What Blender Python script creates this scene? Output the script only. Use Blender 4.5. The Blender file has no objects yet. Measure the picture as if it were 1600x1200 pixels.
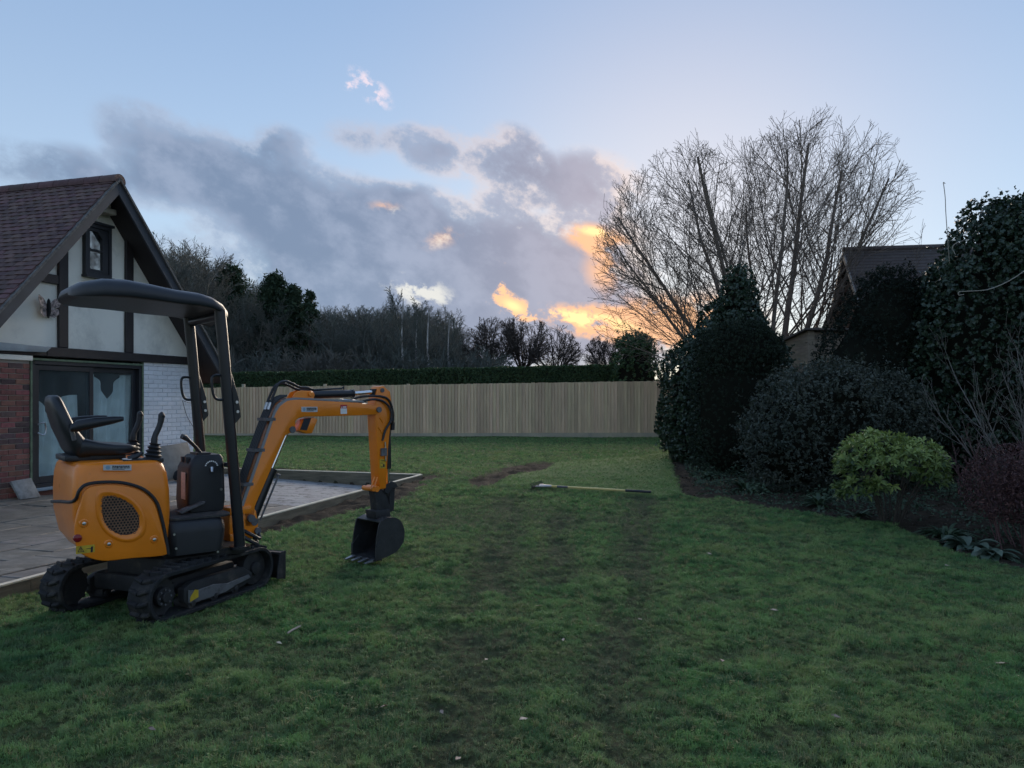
import bpy, bmesh, math, random
import numpy as np
from mathutils import Vector, Matrix, noise as mnoise
random.seed(7); RNG = np.random.default_rng(7)
S = bpy.context.scene
COL = S.collection
R = math.radians

# ------------------------------------------------------------------ camera
CAM_H, F_PX, HOR = 1.5, 1208.0, 622.0        # eye height, focal length and horizon row of the 1600 px wide photograph
cd = bpy.data.cameras.new('camera'); cam = bpy.data.objects.new('camera', cd); COL.objects.link(cam)
cam.location = (0, 0, CAM_H); cam.rotation_euler = (R(90), 0, 0)
cd.sensor_width = 36; cd.lens = F_PX/1600*36; cd.shift_y = 22/1600; cd.clip_end = 2000; cd.clip_start = .05
S.camera = cam
S.render.resolution_x, S.render.resolution_y = 1024, 768
S.view_settings.view_transform = 'Standard'; S.view_settings.look = 'None'
S.view_settings.gamma = 1; S.view_settings.use_curve_mapping = False
S.view_settings.exposure = 1.72
S.cycles.max_bounces = 5; S.cycles.diffuse_bounces = 3; S.cycles.adaptive_threshold = .02; S.cycles.transparent_max_bounces = 12
S.cycles.use_denoising = True

# ------------------------------------------------------------------ sky and sun
SUN_AZ, SUN_EL = R(13), R(12)                 # azimuth from +Y towards +X
world = bpy.data.worlds.new('World'); S.world = world; world.use_nodes = True
def build_world():
    nt = world.node_tree; N = nt.nodes; L = nt.links; N.clear()
    def nd(t, **k):
        n = N.new(t)
        for a, b in k.items(): setattr(n, a, b)
        return n
    def put(sock, v):
        if isinstance(v, bpy.types.NodeSocket): L.new(v, sock)
        else: sock.default_value = v
    def mth(op, a, b=None, c=None, clamp=False):
        n = nd('ShaderNodeMath', operation=op, use_clamp=clamp); put(n.inputs[0], a)
        if b is not None: put(n.inputs[1], b)
        if c is not None: put(n.inputs[2], c)
        return n.outputs[0]
    def rng(v, a, b, c=0., d=1., kind='SMOOTHSTEP'):
        n = nd('ShaderNodeMapRange', interpolation_type=kind); put(n.inputs[0], v)
        for i, q in enumerate((a, b, c, d)): put(n.inputs[i+1], q)
        return n.outputs[0]
    def mix(f, a, b):
        n = nd('ShaderNodeMix', data_type='RGBA'); put(n.inputs[0], f); put(n.inputs[6], a); put(n.inputs[7], b); return n.outputs[2]
    sky = nd('ShaderNodeTexSky', sky_type='NISHITA', sun_disc=False)
    sky.sun_elevation = SUN_EL; sky.sun_rotation = SUN_AZ; sky.altitude = 60; sky.air_density = 1.0; sky.dust_density = .06; sky.ozone_density = 2.6
    tc = nd('ShaderNodeTexCoord')
    sep = nd('ShaderNodeSeparateXYZ'); L.new(tc.outputs['Generated'], sep.inputs[0])
    az = mth('ARCTAN2', sep.outputs[0], sep.outputs[1]); el = mth('ARCSINE', sep.outputs[2])
    cmb = nd('ShaderNodeCombineXYZ'); L.new(az, cmb.inputs[0]); L.new(el, cmb.inputs[1])
    P = cmb.outputs[0]
    # cloud noise, streaked along the drift of the bank
    mp = nd('ShaderNodeMapping', vector_type='TEXTURE'); L.new(P, mp.inputs[0]); mp.inputs['Rotation'].default_value = (0, 0, R(-20)); mp.inputs['Scale'].default_value = (1.45, 1, 1)
    def noise(scale, detail, rough, off=None):
        n = nd('ShaderNodeTexNoise', noise_dimensions='2D'); v = mp.outputs[0]
        if off: q = nd('ShaderNodeVectorMath', operation='ADD'); L.new(v, q.inputs[0]); q.inputs[1].default_value = off; v = q.outputs[0]
        L.new(v, n.inputs['Vector'])
        n.inputs['Scale'].default_value = scale; n.inputs['Detail'].default_value = detail; n.inputs['Roughness'].default_value = rough
        return n.outputs[0]
    n1 = noise(8.5, 8, .64); n1b = noise(8.5, 4, .56, (.016, .020, 0)); n2 = noise(30, 5, .64); nlow = noise(2.3, 1, .5)
    def blob(px, py, rx, ry, rot, amp):
        a = math.atan((px-800)/F_PX); e = math.atan((HOR-py)/F_PX*math.cos(a))
        m = nd('ShaderNodeMapping', vector_type='TEXTURE'); L.new(P, m.inputs[0])
        m.inputs['Location'].default_value = (a, e, 0); m.inputs['Rotation'].default_value = (0, 0, R(rot)); m.inputs['Scale'].default_value = (rx/F_PX, ry/F_PX, 1)
        g = nd('ShaderNodeTexGradient', gradient_type='SPHERICAL'); L.new(m.outputs[0], g.inputs[0])
        return mth('MULTIPLY', g.outputs[1], amp)
    def total(bl):
        t = None
        for b in bl:
            o = blob(*b); t = o if t is None else mth('ADD', t, o)
        return t
    CL = [(290,262,150,62,-28,.9),(400,318,240,88,-26,1.05),(560,372,270,100,-20,1.12),(740,395,250,95,-16,1.15),(890,435,180,95,-14,1.1),(600,480,480,125,-4,1.15),(820,505,330,95,-6,.95),
          (640,345,90,60,-10,.6),(690,236,100,46,-12,.80),(797,266,80,74,-40,.95),(925,303,110,74,-15,.82),(440,222,60,32,-10,.5),(30,268,140,45,-8,.8),(180,280,120,40,-12,.7),
          (560,215,80,34,0,.4),(980,520,260,50,0,.55),(960,395,90,60,0,.6)]
    field = total(CL)
    # the same kind of bank goes on low round the rest of the horizon
    band = mth('MULTIPLY', rng(el, .0, .12), rng(el, .5, .22))
    away = rng(mth('ABSOLUTE', az), .6, 1.0)
    field = mth('ADD', field, mth('MULTIPLY', mth('MULTIPLY', band, away), rng(nlow, .42, .62, 0., .75)))
    tex = mth('ADD', mth('MULTIPLY', n1, 2.3), mth('MULTIPLY', n2, .95))
    d = mth('ADD', field, mth('SUBTRACT', tex, 1.72))
    fz = rng(field, .0, .30)
    dens = mth('MULTIPLY', rng(d, -.42, .80), fz)
    # cloud colour: slate blue body, paler where the upper side faces the open sky, warm near the low sun
    sundir = (math.sin(SUN_AZ)*math.cos(SUN_EL), math.cos(SUN_AZ)*math.cos(SUN_EL), math.sin(SUN_EL))
    dt = nd('ShaderNodeVectorMath', operation='DOT_PRODUCT'); L.new(tc.outputs['Generated'], dt.inputs[0]); dt.inputs[1].default_value = sundir
    dpos = mth('MAXIMUM', dt.outputs['Value'], 0.)
    near = mth('POWER', dpos, 26.); wide = mth('POWER', dpos, 9.)
    lit = rng(mth('ADD', mth('SUBTRACT', n1, n1b), mth('MULTIPLY', mth('SUBTRACT', n2, .5), .35)), -.16, .20)
    body = mix(lit, (.056, .078, .120, 1), (.098, .120, .166, 1))
    body = mix(mth('MULTIPLY', rng(el, .16, .04), .55), body, (.088, .112, .168, 1))
    body = mix(mth('MULTIPLY', near, .5), body, (.20, .145, .145, 1))
    edge = mth('MULTIPLY', rng(d, .42, .02), wide)
    ccol = mix(mth('MULTIPLY', edge, .75), body, (.46, .29, .17, 1))
    # base sky: Nishita seen through an even veil of thin high cloud, paler towards the horizon all round
    skm = nd('ShaderNodeMix', data_type='RGBA', blend_type='MULTIPLY'); skm.inputs[0].default_value = 1
    L.new(sky.outputs[0], skm.inputs[6]); skm.inputs[7].default_value = SKY_TINT
    veil = mix(rng(el, .0, .62), VEIL_LOW, VEIL)
    veil = mix(mth('MULTIPLY', near, .5), veil, (.36, .27, .21, 1))
    base = mix(.74, skm.outputs[2], veil)
    out = mix(mth('MULTIPLY', dens, .90), base, ccol)
    # sunlit rims and gaps in the bank
    def glow(bl, lo, hi, amt, col, out, a=.10, b=.62):
        g = mth('MULTIPLY', total(bl), rng(n2, lo, hi)); g = rng(g, a, b); return mix(mth('MULTIPLY', g, amt), out, col)
    out = glow([(930,372,75,30,-12,1.0),(950,420,60,60,0,.7),(925,502,125,32,-10,1.1),(1020,505,170,50,0,.8),(1100,500,170,80,0,.6),(600,322,46,16,0,.4),(690,372,60,30,20,.4)], .24, .60, .85, (.39, .205, .10, 1), out)
    out = glow([(805,480,60,26,-15,.95),(782,440,26,44,10,.8),(830,492,40,14,-8,.8)], .42, .64, .9, (.40, .225, .115, 1), out)
    out = glow([(920,500,100,18,-10,1.1),(802,478,30,14,-25,.6),(930,362,46,12,-10,.7)], .30, .58, .95, (.48, .33, .15, 1), out)
    out = glow([(655,455,80,34,-15,1.0),(690,372,46,24,30,.55),(610,328,40,14,0,.45),(820,356,26,9,0,.6)], .38, .66, .8, (.29, .285, .26, 1), out)
    out = glow([(578,138,54,24,-35,1.1),(545,136,16,10,0,.8)], .34, .60, .55, (.38, .29, .29, 1), out)
    bg = nd('ShaderNodeBackground'); L.new(out, bg.inputs[0]); bg.inputs[1].default_value = 1.0
    # Nishita is scaled by SKY_TINT (strength about 0.1); clouds are given at their own radiance
    wo = nd('ShaderNodeOutputWorld'); L.new(bg.outputs[0], wo.inputs[0])
SKY_TINT = (.058, .058, .058, 1); VEIL = (.092, .136, .215, 1); VEIL_LOW = (.188, .226, .266, 1)
world.cycles.sampling_method = 'MANUAL'; world.cycles.sample_map_resolution = 512
build_world()
sl = bpy.data.lights.new('sun', 'SUN'); sl.energy = 1.15; sl.angle = R(40); sl.color = (1, .84, .66)
so = bpy.data.objects.new('sun', sl); COL.objects.link(so)
so.rotation_euler = Vector((-math.sin(SUN_AZ)*math.cos(SUN_EL), -math.cos(SUN_AZ)*math.cos(SUN_EL), -math.sin(SUN_EL))).to_track_quat('-Z', 'Y').to_euler()

# ------------------------------------------------------------------ helpers
def at(px, py, Y): return Vector(((px-800)/F_PX*Y, Y, CAM_H+(HOR-py)/F_PX*Y))
def on_plane(px, py, O, e):                  # pixel -> (distance along e from O, height) on an upright plane
    k = (px-800)/F_PX; d = (k*O[1]-O[0])/(e[0]-k*e[1]); Y = O[1]+d*e[1]
    return d, CAM_H+(HOR-py)/F_PX*Y
def sstep(a, b, x):
    t = np.clip((x-a)/(b-a), 0, 1); return t*t*(3-2*t)
_LAT = RNG.random((256, 256))
def vnoise(x, y):
    xi = np.floor(x).astype(int); yi = np.floor(y).astype(int); fx = x-xi; fy = y-yi
    fx = fx*fx*(3-2*fx); fy = fy*fy*(3-2*fy)
    g = lambda i, j: _LAT[i & 255, j & 255]
    return (g(xi, yi)*(1-fx)+g(xi+1, yi)*fx)*(1-fy)+(g(xi, yi+1)*(1-fx)+g(xi+1, yi+1)*fx)*fy
def fbm(x, y, s, o=4):
    t = 0; a = .5; n = 0
    for i in range(o):
        t = t+a*vnoise(x*s+17.3*i, y*s+5.1*i); n += a; a *= .5; s *= 2.03
    return t/n
def tag(o, label=None, cat=None, group=None, kind=None):
    if label: o['label'] = label
    if cat: o['category'] = cat
    if group: o['group'] = group
    if kind: o['kind'] = kind
    return o
def empty(name, loc, label, cat, group=None):
    o = bpy.data.objects.new(name, None); COL.objects.link(o); o.location = loc; o.empty_display_size = .1
    return tag(o, label, cat, group)
def link(name, me, parent=None, loc=None):
    o = bpy.data.objects.new(name, me); COL.objects.link(o)
    if parent is not None:
        o.parent = parent
    if loc is not None: o.location = loc
    return o
def smooth(me, ang=35):
    me.polygons.foreach_set('use_smooth', np.ones(len(me.polygons), bool)); me.set_sharp_from_angle(angle=R(ang))
def np_mesh(name, V, Fq, mat=None, smooth_ang=None):
    V = np.asarray(V, np.float32); Fq = np.asarray(Fq, np.int32); n = Fq.shape[1]
    me = bpy.data.meshes.new(name); me.vertices.add(len(V)); me.vertices.foreach_set('co', V.ravel())
    me.loops.add(Fq.size); me.loops.foreach_set('vertex_index', Fq.ravel())
    me.polygons.add(len(Fq)); me.polygons.foreach_set('loop_start', np.arange(0, Fq.size, n, dtype=np.int32))
    me.update(calc_edges=True); me.validate()
    if mat: me.materials.append(mat)
    if smooth_ang: smooth(me, smooth_ang)
    return me
class MB:
    """collects shapes in one frame; build() makes one mesh object"""
    def __init__(s, M=None): s.v = []; s.f = []; s.M = M
    def add(s, vs, fs):
        n = len(s.v); s.v += [Vector(p) for p in vs]; s.f += [tuple(i+n for i in f) for f in fs]; return s
    def box(s, lo, hi, M=None):
        x0, y0, z0 = lo; x1, y1, z1 = hi
        vs = [Vector(p) for p in ((x0,y0,z0),(x1,y0,z0),(x1,y1,z0),(x0,y1,z0),(x0,y0,z1),(x1,y0,z1),(x1,y1,z1),(x0,y1,z1))]
        if M is not None: vs = [M @ p for p in vs]
        return s.add(vs, [(3,2,1,0),(4,5,6,7),(0,1,5,4),(1,2,6,5),(2,3,7,6),(3,0,4,7)])
    def prism(s, poly, w0, w1, M=None):          # poly in (x, z), extruded along y from w0 to w1
        n = len(poly); ar = sum(poly[i][0]*poly[(i+1) % n][1]-poly[(i+1) % n][0]*poly[i][1] for i in range(n))
        if ar < 0: poly = poly[::-1]
        vs = [Vector((x, w0, z)) for x, z in poly]+[Vector((x, w1, z)) for x, z in poly]
        if M is not None: vs = [M @ p for p in vs]
        return s.add(vs, [tuple(range(n)), tuple(range(2*n-1, n-1, -1))]+[(i, i+n, (i+1) % n+n, (i+1) % n) for i in range(n)])
    def tube(s, pts, r, n=10, caps=True):
        pts = [Vector(p) for p in pts]; m = len(pts); rs = r if isinstance(r, (list, tuple)) else [r]*m
        rings = []; prev = None
        for i, p in enumerate(pts):
            t = (pts[min(i+1, m-1)]-pts[max(i-1, 0)]).normalized()
            if prev is None:
                a = Vector((0, 0, 1)) if abs(t.z) < .9 else Vector((1, 0, 0)); u = t.cross(a).normalized()
            else: u = (prev-t*prev.dot(t)).normalized()
            prev = u; w = t.cross(u)
            rings.append([p+(u*math.cos(q)+w*math.sin(q))*rs[i] for q in [2*math.pi*k/n for k in range(n)]])
        fs = [(i*n+k, i*n+(k+1) % n, (i+1)*n+(k+1) % n, (i+1)*n+k) for i in range(m-1) for k in range(n)]
        if caps: fs += [tuple(range(n-1, -1, -1)), tuple((m-1)*n+k for k in range(n))]
        return s.add([p for g in rings for p in g], fs)
    def disc(s, c, ax, r, h, n=20): c = Vector(c); ax = Vector(ax).normalized(); return s.tube([c-ax*h/2, c+ax*h/2], r, n)
    def loft(s, rings, caps=True):
        n = len(rings[0]); m = len(rings)
        fs = [(i*n+k, i*n+(k+1) % n, (i+1)*n+(k+1) % n, (i+1)*n+k) for i in range(m-1) for k in range(n)]
        if caps: fs += [tuple(range(n-1, -1, -1)), tuple((m-1)*n+k for k in range(n))]
        return s.add([p for g in rings for p in g], fs)
    def mesh(s, name, mat, bevel=0, ang=35, seg=2, org=None):
        me = bpy.data.meshes.new(name); M = s.M
        vs = [(M @ p if M is not None else p) for p in s.v]
        if org is not None: vs = [p-org for p in vs]
        me.from_pydata(vs, [], s.f)
        bm = bmesh.new(); bm.from_mesh(me)
        bmesh.ops.recalc_face_normals(bm, faces=bm.faces)
        if bevel:
            es = [e for e in bm.edges if len(e.link_faces) == 2 and e.calc_face_angle(0) > R(28)]
            bmesh.ops.bevel(bm, geom=es, offset=bevel, segments=seg, profile=.5, affect='EDGES', clamp_overlap=True)
        bm.to_mesh(me); bm.free()
        me.materials.append(mat); smooth(me, ang)
        return me
    def build(s, name, mat, parent=None, bevel=0, ang=35, seg=2):
        org = None
        if parent is not None:
            org = Vector((0, 0, 0)); p = parent
            while p is not None: org = org+p.location; p = p.parent
        me = s.mesh(name, mat, bevel, ang, seg, org)
        return link(name, me, parent)
def frame(O, ex, ez=(0, 0, 1)):                  # local x along ex, z up, y = z cross x
    ex = Vector(ex).normalized(); ez = Vector(ez).normalized(); ey = ez.cross(ex)
    M = Matrix.Identity(4)
    for i in range(3): M[i][0], M[i][1], M[i][2], M[i][3] = ex[i], ey[i], ez[i], O[i]
    return M
def spline(pts, n=8):                            # Catmull-Rom through points
    pts = [Vector(p) for p in pts]; q = [2*pts[0]-pts[1]]+pts+[2*pts[-1]-pts[-2]]; out = []
    for i in range(1, len(q)-2):
        for k in range(n):
            t = k/n; a, b, c, d = q[i-1:i+3]
            out.append(.5*((2*b)+(c-a)*t+(2*a-5*b+4*c-d)*t*t+(3*b-a-3*c+d)*t**3))
    return out+[pts[-1]]

# ------------------------------------------------------------------ materials
def mat(name, col, rough=.6, metal=0., var=.0, vscale=6., col2=None, bump=0., bscale=40., spec=.5, rand=0., coat=0., stretch=None, dirt=None, sub=0.):
    m = bpy.data.materials.new(name); m.use_nodes = True; nt = m.node_tree; N = nt.nodes; L = nt.links
    b = N['Principled BSDF']; b.inputs['Roughness'].default_value = rough; b.inputs['Metallic'].default_value = metal
    b.inputs['Specular IOR Level'].default_value = spec; b.inputs['Coat Weight'].default_value = coat; b.inputs['Coat Roughness'].default_value = .15
    c4 = (*col, 1); cur = None
    geo = N.new('ShaderNodeNewGeometry'); vec = geo.outputs['Position']
    if stretch:
        mp = N.new('ShaderNodeMapping'); L.new(vec, mp.inputs[0]); mp.inputs['Scale'].default_value = stretch; vec = mp.outputs[0]
    def noise(sc, det=5, ro=.6):
        n = N.new('ShaderNodeTexNoise'); L.new(vec, n.inputs['Vector']); n.inputs['Scale'].default_value = sc; n.inputs['Detail'].default_value = det; n.inputs['Roughness'].default_value = ro
        return n.outputs[0]
    def mixc(f, a, c):
        x = N.new('ShaderNodeMix'); x.data_type = 'RGBA'
        for sck, v in ((x.inputs[0], f), (x.inputs[6], a), (x.inputs[7], c)):
            if isinstance(v, bpy.types.NodeSocket): L.new(v, sck)
            else: sck.default_value = v
        return x.outputs[2]
    def ramp(f, a, c):
        r = N.new('ShaderNodeMapRange'); L.new(f, r.inputs[0]); r.inputs[1].default_value = a; r.inputs[2].default_value = c; return r.outputs[0]
    cur = c4
    if var or col2:
        c2 = (*col2, 1) if col2 else tuple(x*(1-var) for x in col)+(1,)
        cur = mixc(ramp(noise(vscale), .36, .64), c4, c2)
    if rand:
        oi = N.new('ShaderNodeObjectInfo'); hs = N.new('ShaderNodeHueSaturation')
        mr = N.new('ShaderNodeMapRange'); L.new(oi.outputs['Random'], mr.inputs[0]); mr.inputs[3].default_value = 1-rand; mr.inputs[4].default_value = 1+rand
        L.new(mr.outputs[0], hs.inputs['Value'])
        m2 = N.new('ShaderNodeMath'); m2.operation = 'FRACT'; m3 = N.new('ShaderNodeMath'); m3.operation = 'MULTIPLY'; L.new(oi.outputs['Random'], m3.inputs[0]); m3.inputs[1].default_value = 7.31; L.new(m3.outputs[0], m2.inputs[0])
        mr2 = N.new('ShaderNodeMapRange'); L.new(m2.outputs[0], mr2.inputs[0]); mr2.inputs[3].default_value = .5-.025*rand/.3; mr2.inputs[4].default_value = .5+.025*rand/.3
        L.new(mr2.outputs[0], hs.inputs['Hue'])
        if isinstance(cur, tuple): hs.inputs['Color'].default_value = cur
        else: L.new(cur, hs.inputs['Color'])
        cur = hs.outputs[0]
    if dirt:                                     # patches of dried mud or lichen with a shape of their own
        dc, da, db, dscale = dirt
        f = ramp(noise(dscale, 8, .7), da, db)
        cur = mixc(f, cur, (*dc, 1))
        rr = N.new('ShaderNodeMapRange'); L.new(f, rr.inputs[0]); rr.inputs[3].default_value = rough; rr.inputs[4].default_value = .9; L.new(rr.outputs[0], b.inputs['Roughness'])
    if isinstance(cur, tuple): b.inputs['Base Color'].default_value = cur
    else: L.new(cur, b.inputs['Base Color'])
    if bump:
        bn = N.new('ShaderNodeBump'); bn.inputs['Strength'].default_value = 1; bn.inputs['Distance'].default_value = bump
        L.new(noise(bscale, 6, .65), bn.inputs['Height']); L.new(bn.outputs[0], b.inputs['Normal'])
    if sub:
        pass
    return m
def leafmat(name, c1, c2, rough=.5, spec=.4, trans=.25, vs=1.5):
    m = bpy.data.materials.new(name); m.use_nodes = True; nt = m.node_tree; N = nt.nodes; L = nt.links
    b = N['Principled BSDF']; b.inputs['Roughness'].default_value = rough; b.inputs['Specular IOR Level'].default_value = spec
    at_ = N.new('ShaderNodeAttribute'); at_.attribute_name = 'tone'
    x = N.new('ShaderNodeMix'); x.data_type = 'RGBA'; L.new(at_.outputs['Fac'], x.inputs[0]); x.inputs[6].default_value = (*c1, 1); x.inputs[7].default_value = (*c2, 1)
    L.new(x.outputs[2], b.inputs['Base Color'])
    if trans:
        t = N.new('ShaderNodeBsdfTranslucent'); L.new(x.outputs[2], t.inputs[0]); ms = N.new('ShaderNodeMixShader'); ms.inputs[0].default_value = trans
        L.new(b.outputs[0], ms.inputs[1]); L.new(t.outputs[0], ms.inputs[2]); L.new(ms.outputs[0], N['Material Output'].inputs[0])
    return m

# ------------------------------------------------------------------ layout of the plot
HU, HV = Vector((.287, .958, 0)), Vector((.958, -.287, 0))      # along the gable wall (away), out of the wall (towards the lawn)
HO = Vector((-5.85, 14.2, 0))                                    # far bottom corner of the gable wall
def house(s, t, z): return HO+HU*s+HV*t+Vector((0, 0, z))
PS1, PT1 = .375, 4.39                                            # far and right edge of the patio in the house frame
def st(x, y): rx = x-HO.x; ry = y-HO.y; return rx*HU.x+ry*HU.y, rx*HV.x+ry*HV.y
def lawn_z(x, y): return .17*sstep(6., 15., y)
def gpt(px, py):                                                 # pixel of a ground point -> x, y
    Y = 8.
    for _ in range(30): Y = F_PX*(CAM_H-float(lawn_z(0, np.float64(Y))))/(py-HOR)
    return ((px-800)/F_PX*Y, Y)
BED_EDGE = [gpt(*p) for p in ((1044, 690), (1046, 706), (1054, 738), (1066, 772), (1090, 777), (1130, 775), (1152, 783), (1200, 791), (1299, 806), (1384, 814), (1415, 829), (1449, 842), (1500, 866), (1568, 881), (1640, 896), (1760, 930))]
BED = BED_EDGE+[(14, 6), (14, 26), (5.2, 26)]
TURF = [gpt(*p) for p in ((868, 722), (1000, 713), (1046, 706), (1054, 738), (1066, 772), (1030, 776), (830, 760), (768, 762), (800, 742), (850, 736))]
PATCH = [gpt(*p) for p in ((735, 750), (770, 738), (800, 728), (850, 721), (864, 726), (845, 735), (800, 741), (780, 752), (760, 760), (740, 757))]
def inpoly(x, y, poly):
    c = np.zeros(np.shape(x), bool); n = len(poly)
    for i in range(n):
        x0, y0 = poly[i]; x1, y1 = poly[(i+1) % n]
        c ^= ((y0 > y) != (y1 > y)) & (x < (x1-x0)*(y-y0)/((y1-y0) if y1 != y0 else 1e-9)+x0)
    return c
def pdist(x, y, poly, closed=True):
    d = np.full(np.shape(x), 1e9); n = len(poly)
    for i in range(n if closed else n-1):
        x0, y0 = poly[i]; x1, y1 = poly[(i+1) % n]; dx, dy = x1-x0, y1-y0
        t = np.clip(((x-x0)*dx+(y-y0)*dy)/(dx*dx+dy*dy), 0, 1); d = np.minimum(d, np.hypot(x-x0-t*dx, y-y0-t*dy))
    return d
def sdist(x, y, poly): d = pdist(x, y, poly); return np.where(inpoly(x, y, poly), -d, d)
RUTS = [([(-.05, 10.8), (-.1, 8.5), (-.15, 6.8), (-.2, 5.2), (-.27, 3.8), (-.3, 2.4)], .30),
        ([(1.9, 11.2), (1.5, 9.2), (1.15, 7.2), (.82, 5.6), (.52, 4.2), (.35, 2.4)], .27),
        ([(.62, 9.8), (.5, 8.), (.35, 6.4)], .22)]
def masks(x, y):
    """soil (0 grass .. 1 bare earth), turf (new turf), wear (thin muddy grass)"""
    n1 = fbm(x, y, 1.1, 4); n2 = fbm(x+31, y-7, 4.5, 4); n3 = fbm(x-11, y+3, 13., 3)
    s, t = st(x, y)
    bed = sstep(.05, -.05, sdist(x, y, BED)+(n3-.5)*.10)
    turf = sstep(.04, -.04, sdist(x, y, TURF)+(n3-.5)*.06)
    patch = sstep(.10, -.10, sdist(x, y, PATCH)-.06+(n2-.5)*.30)
    wid = .12+.52*np.exp(-((s+2.0)/1.9)**2)
    strip = sstep(.10, -.10, np.abs(t-PT1-.05)-wid+(n2-.5)*.4)*sstep(-6.2, -4.2, s)*sstep(1.0, .5, s)
    back = sstep(.10, -.08, np.abs(s-PS1-.12)-.22+(n2-.5)*.3)*sstep(4.9, 4.4, t)
    fence = sstep(.2, .0, np.abs(y-(26.35-.0*x)) + (n2-.5)*.2)*.8
    wear = np.zeros(np.shape(x))
    for pl, w in RUTS: wear = np.maximum(wear, sstep(w*1.5, w*.2, pdist(x, y, pl, False)+(n2-.5)*.5))
    wear = wear*sstep(.30, .52, n1*.35+n2*.65+.03)
    patches = sstep(.50, .66, n1*.5+n2*.5)*sstep(9., 4., np.abs(x-.6)*1.7+np.abs(y-6.8)*.6)*.55
    turn = .7*sstep(1.6, .3, np.hypot((x+.3)/1.2, (y-9.4)/.8)+(n2-.5)*1.2)*.75
    near = sstep(7., 3.4, y)*sstep(.46, .6, n2)*.55
    wear = np.clip(np.maximum.reduce([wear, patches, turn, near]), 0, 1)*(1-turf)*(1-bed)
    soil = np.clip(np.maximum.reduce([bed, patch*(1-turf*.9), strip, back, fence]), 0, 1)
    return soil, turf, wear, bed
def ground_z(x, y):
    soil, turf, wear, bed = masks(x, y); s, t = st(x, y)
    z = lawn_z(x, y)+.02*turf-.028*wear+(fbm(x, y, .7, 3)-.5)*.05*sstep(1., 3., y)
    z = z+soil*(fbm(x, y, 7., 4)-.5)*.11-.02*soil+bed*.0
    z = z+wear*(fbm(x, y, 9., 4)-.5)*.10+(fbm(x+3, y, 16., 2)-.5)*.012
    inside = sstep(PT1+.03, PT1-.03, t)*sstep(PS1+.03, PS1-.03, s)
    z = z*(1-inside)+inside*(-.25)
    return z
def build_ground():
    xs = np.concatenate([np.arange(-14, -6, .25), np.arange(-6, 7, .05), np.arange(7, 14.01, .2)])
    ys = np.concatenate([np.arange(-2, 2.6, .3), np.arange(2.6, 12, .045), np.arange(12, 27, .09), np.arange(27, 28.3, .3)])
    X, Y = np.meshgrid(xs, ys); Z = ground_z(X, Y); nx, ny = len(xs), len(ys)
    V = np.stack([X, Y, Z], -1).reshape(-1, 3)
    i = np.arange(nx*ny).reshape(ny, nx); Fq = np.stack([i[:-1, :-1], i[:-1, 1:], i[1:, 1:], i[1:, :-1]], -1).reshape(-1, 4)
    soil, turf, wear, bed = masks(X, Y)
    m = bpy.data.materials.new('lawn_earth'); m.use_nodes = True; nt = m.node_tree; N = nt.nodes; L = nt.links; b = N['Principled BSDF']
    b.inputs['Roughness'].default_value = .95; b.inputs['Specular IOR Level'].default_value = .15
    def att(n): a = N.new('ShaderNodeAttribute'); a.attribute_name = n; return a.outputs['Fac']
    geo = N.new('ShaderNodeNewGeometry')
    def noise(sc): n = N.new('ShaderNodeTexNoise'); L.new(geo.outputs['Position'], n.inputs[0]); n.inputs['Scale'].default_value = sc; n.inputs['Detail'].default_value = 7; n.inputs['Roughness'].default_value = .7; return n.outputs[0]
    def mix(f, a, c):
        x = N.new('ShaderNodeMix'); x.data_type = 'RGBA'
        for k, v in ((0, f), (6, a), (7, c)):
            if isinstance(v, bpy.types.NodeSocket): L.new(v, x.inputs[k])
            else: x.inputs[k].default_value = v
        return x.outputs[2]
    def rg(f, a, c): r = N.new('ShaderNodeMapRange'); L.new(f, r.inputs[0]); r.inputs[1].default_value = a; r.inputs[2].default_value = c; return r.outputs[0]
    green = mix(rg(noise(2.2), .35, .65), (.065, .115, .032, 1), (.10, .135, .042, 1))
    green = mix(rg(noise(38), .45, .62), green, (.042, .055, .022, 1))
    earth = mix(rg(noise(14), .35, .65), (.030, .023, .016, 1), (.062, .047, .033, 1))
    earth = mix(rg(noise(90), .62, .72), earth, (.13, .115, .10, 1))
    thin = mix(rg(noise(26), .40, .58), earth, (.078, .095, .048, 1))
    c = mix(att('turf'), green, (.12, .175, .06, 1)); wq = N.new('ShaderNodeMath'); wq.operation = 'MULTIPLY'; L.new(att('wear'), wq.inputs[0]); wq.inputs[1].default_value = .8; c = mix(wq.outputs[0], c, thin); c = mix(att('soil'), c, earth)
    L.new(c, b.inputs['Base Color'])
    bn = N.new('ShaderNodeBump'); bn.inputs['Distance'].default_value = .02; L.new(noise(55), bn.inputs['Height']); L.new(bn.outputs[0], b.inputs['Normal'])
    me = np_mesh('lawn', V, Fq, m, 60)
    for n, a in (('soil', soil), ('turf', turf), ('wear', wear)):
        at_ = me.attributes.new(n, 'FLOAT', 'POINT'); at_.data.foreach_set('value', a.astype(np.float32).ravel())
    o = link('lawn', me); tag(o, kind='structure'); o['label'] = 'worn green lawn with muddy tracks and bare soil beds'
    # the land beyond the plot, out to the horizon
    g = MB(); Z0 = .10
    g.add([(-900, 28.2, Z0), (900, 28.2, Z0), (900, 1500, Z0), (-900, 1500, Z0)], [(0, 1, 2, 3)])
    g.add([(-900, -300, -.06), (900, -300, -.06), (900, -2, -.06), (-900, -2, -.06)], [(0, 1, 2, 3)])
    g.add([(-900, -2, -.06), (-14, -2, -.06), (-14, 28.2, Z0), (-900, 28.2, Z0)], [(0, 1, 2, 3)])
    g.add([(14, -2, -.06), (900, -2, -.06), (900, 28.2, Z0), (14, 28.2, Z0)], [(0, 1, 2, 3)])
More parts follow.
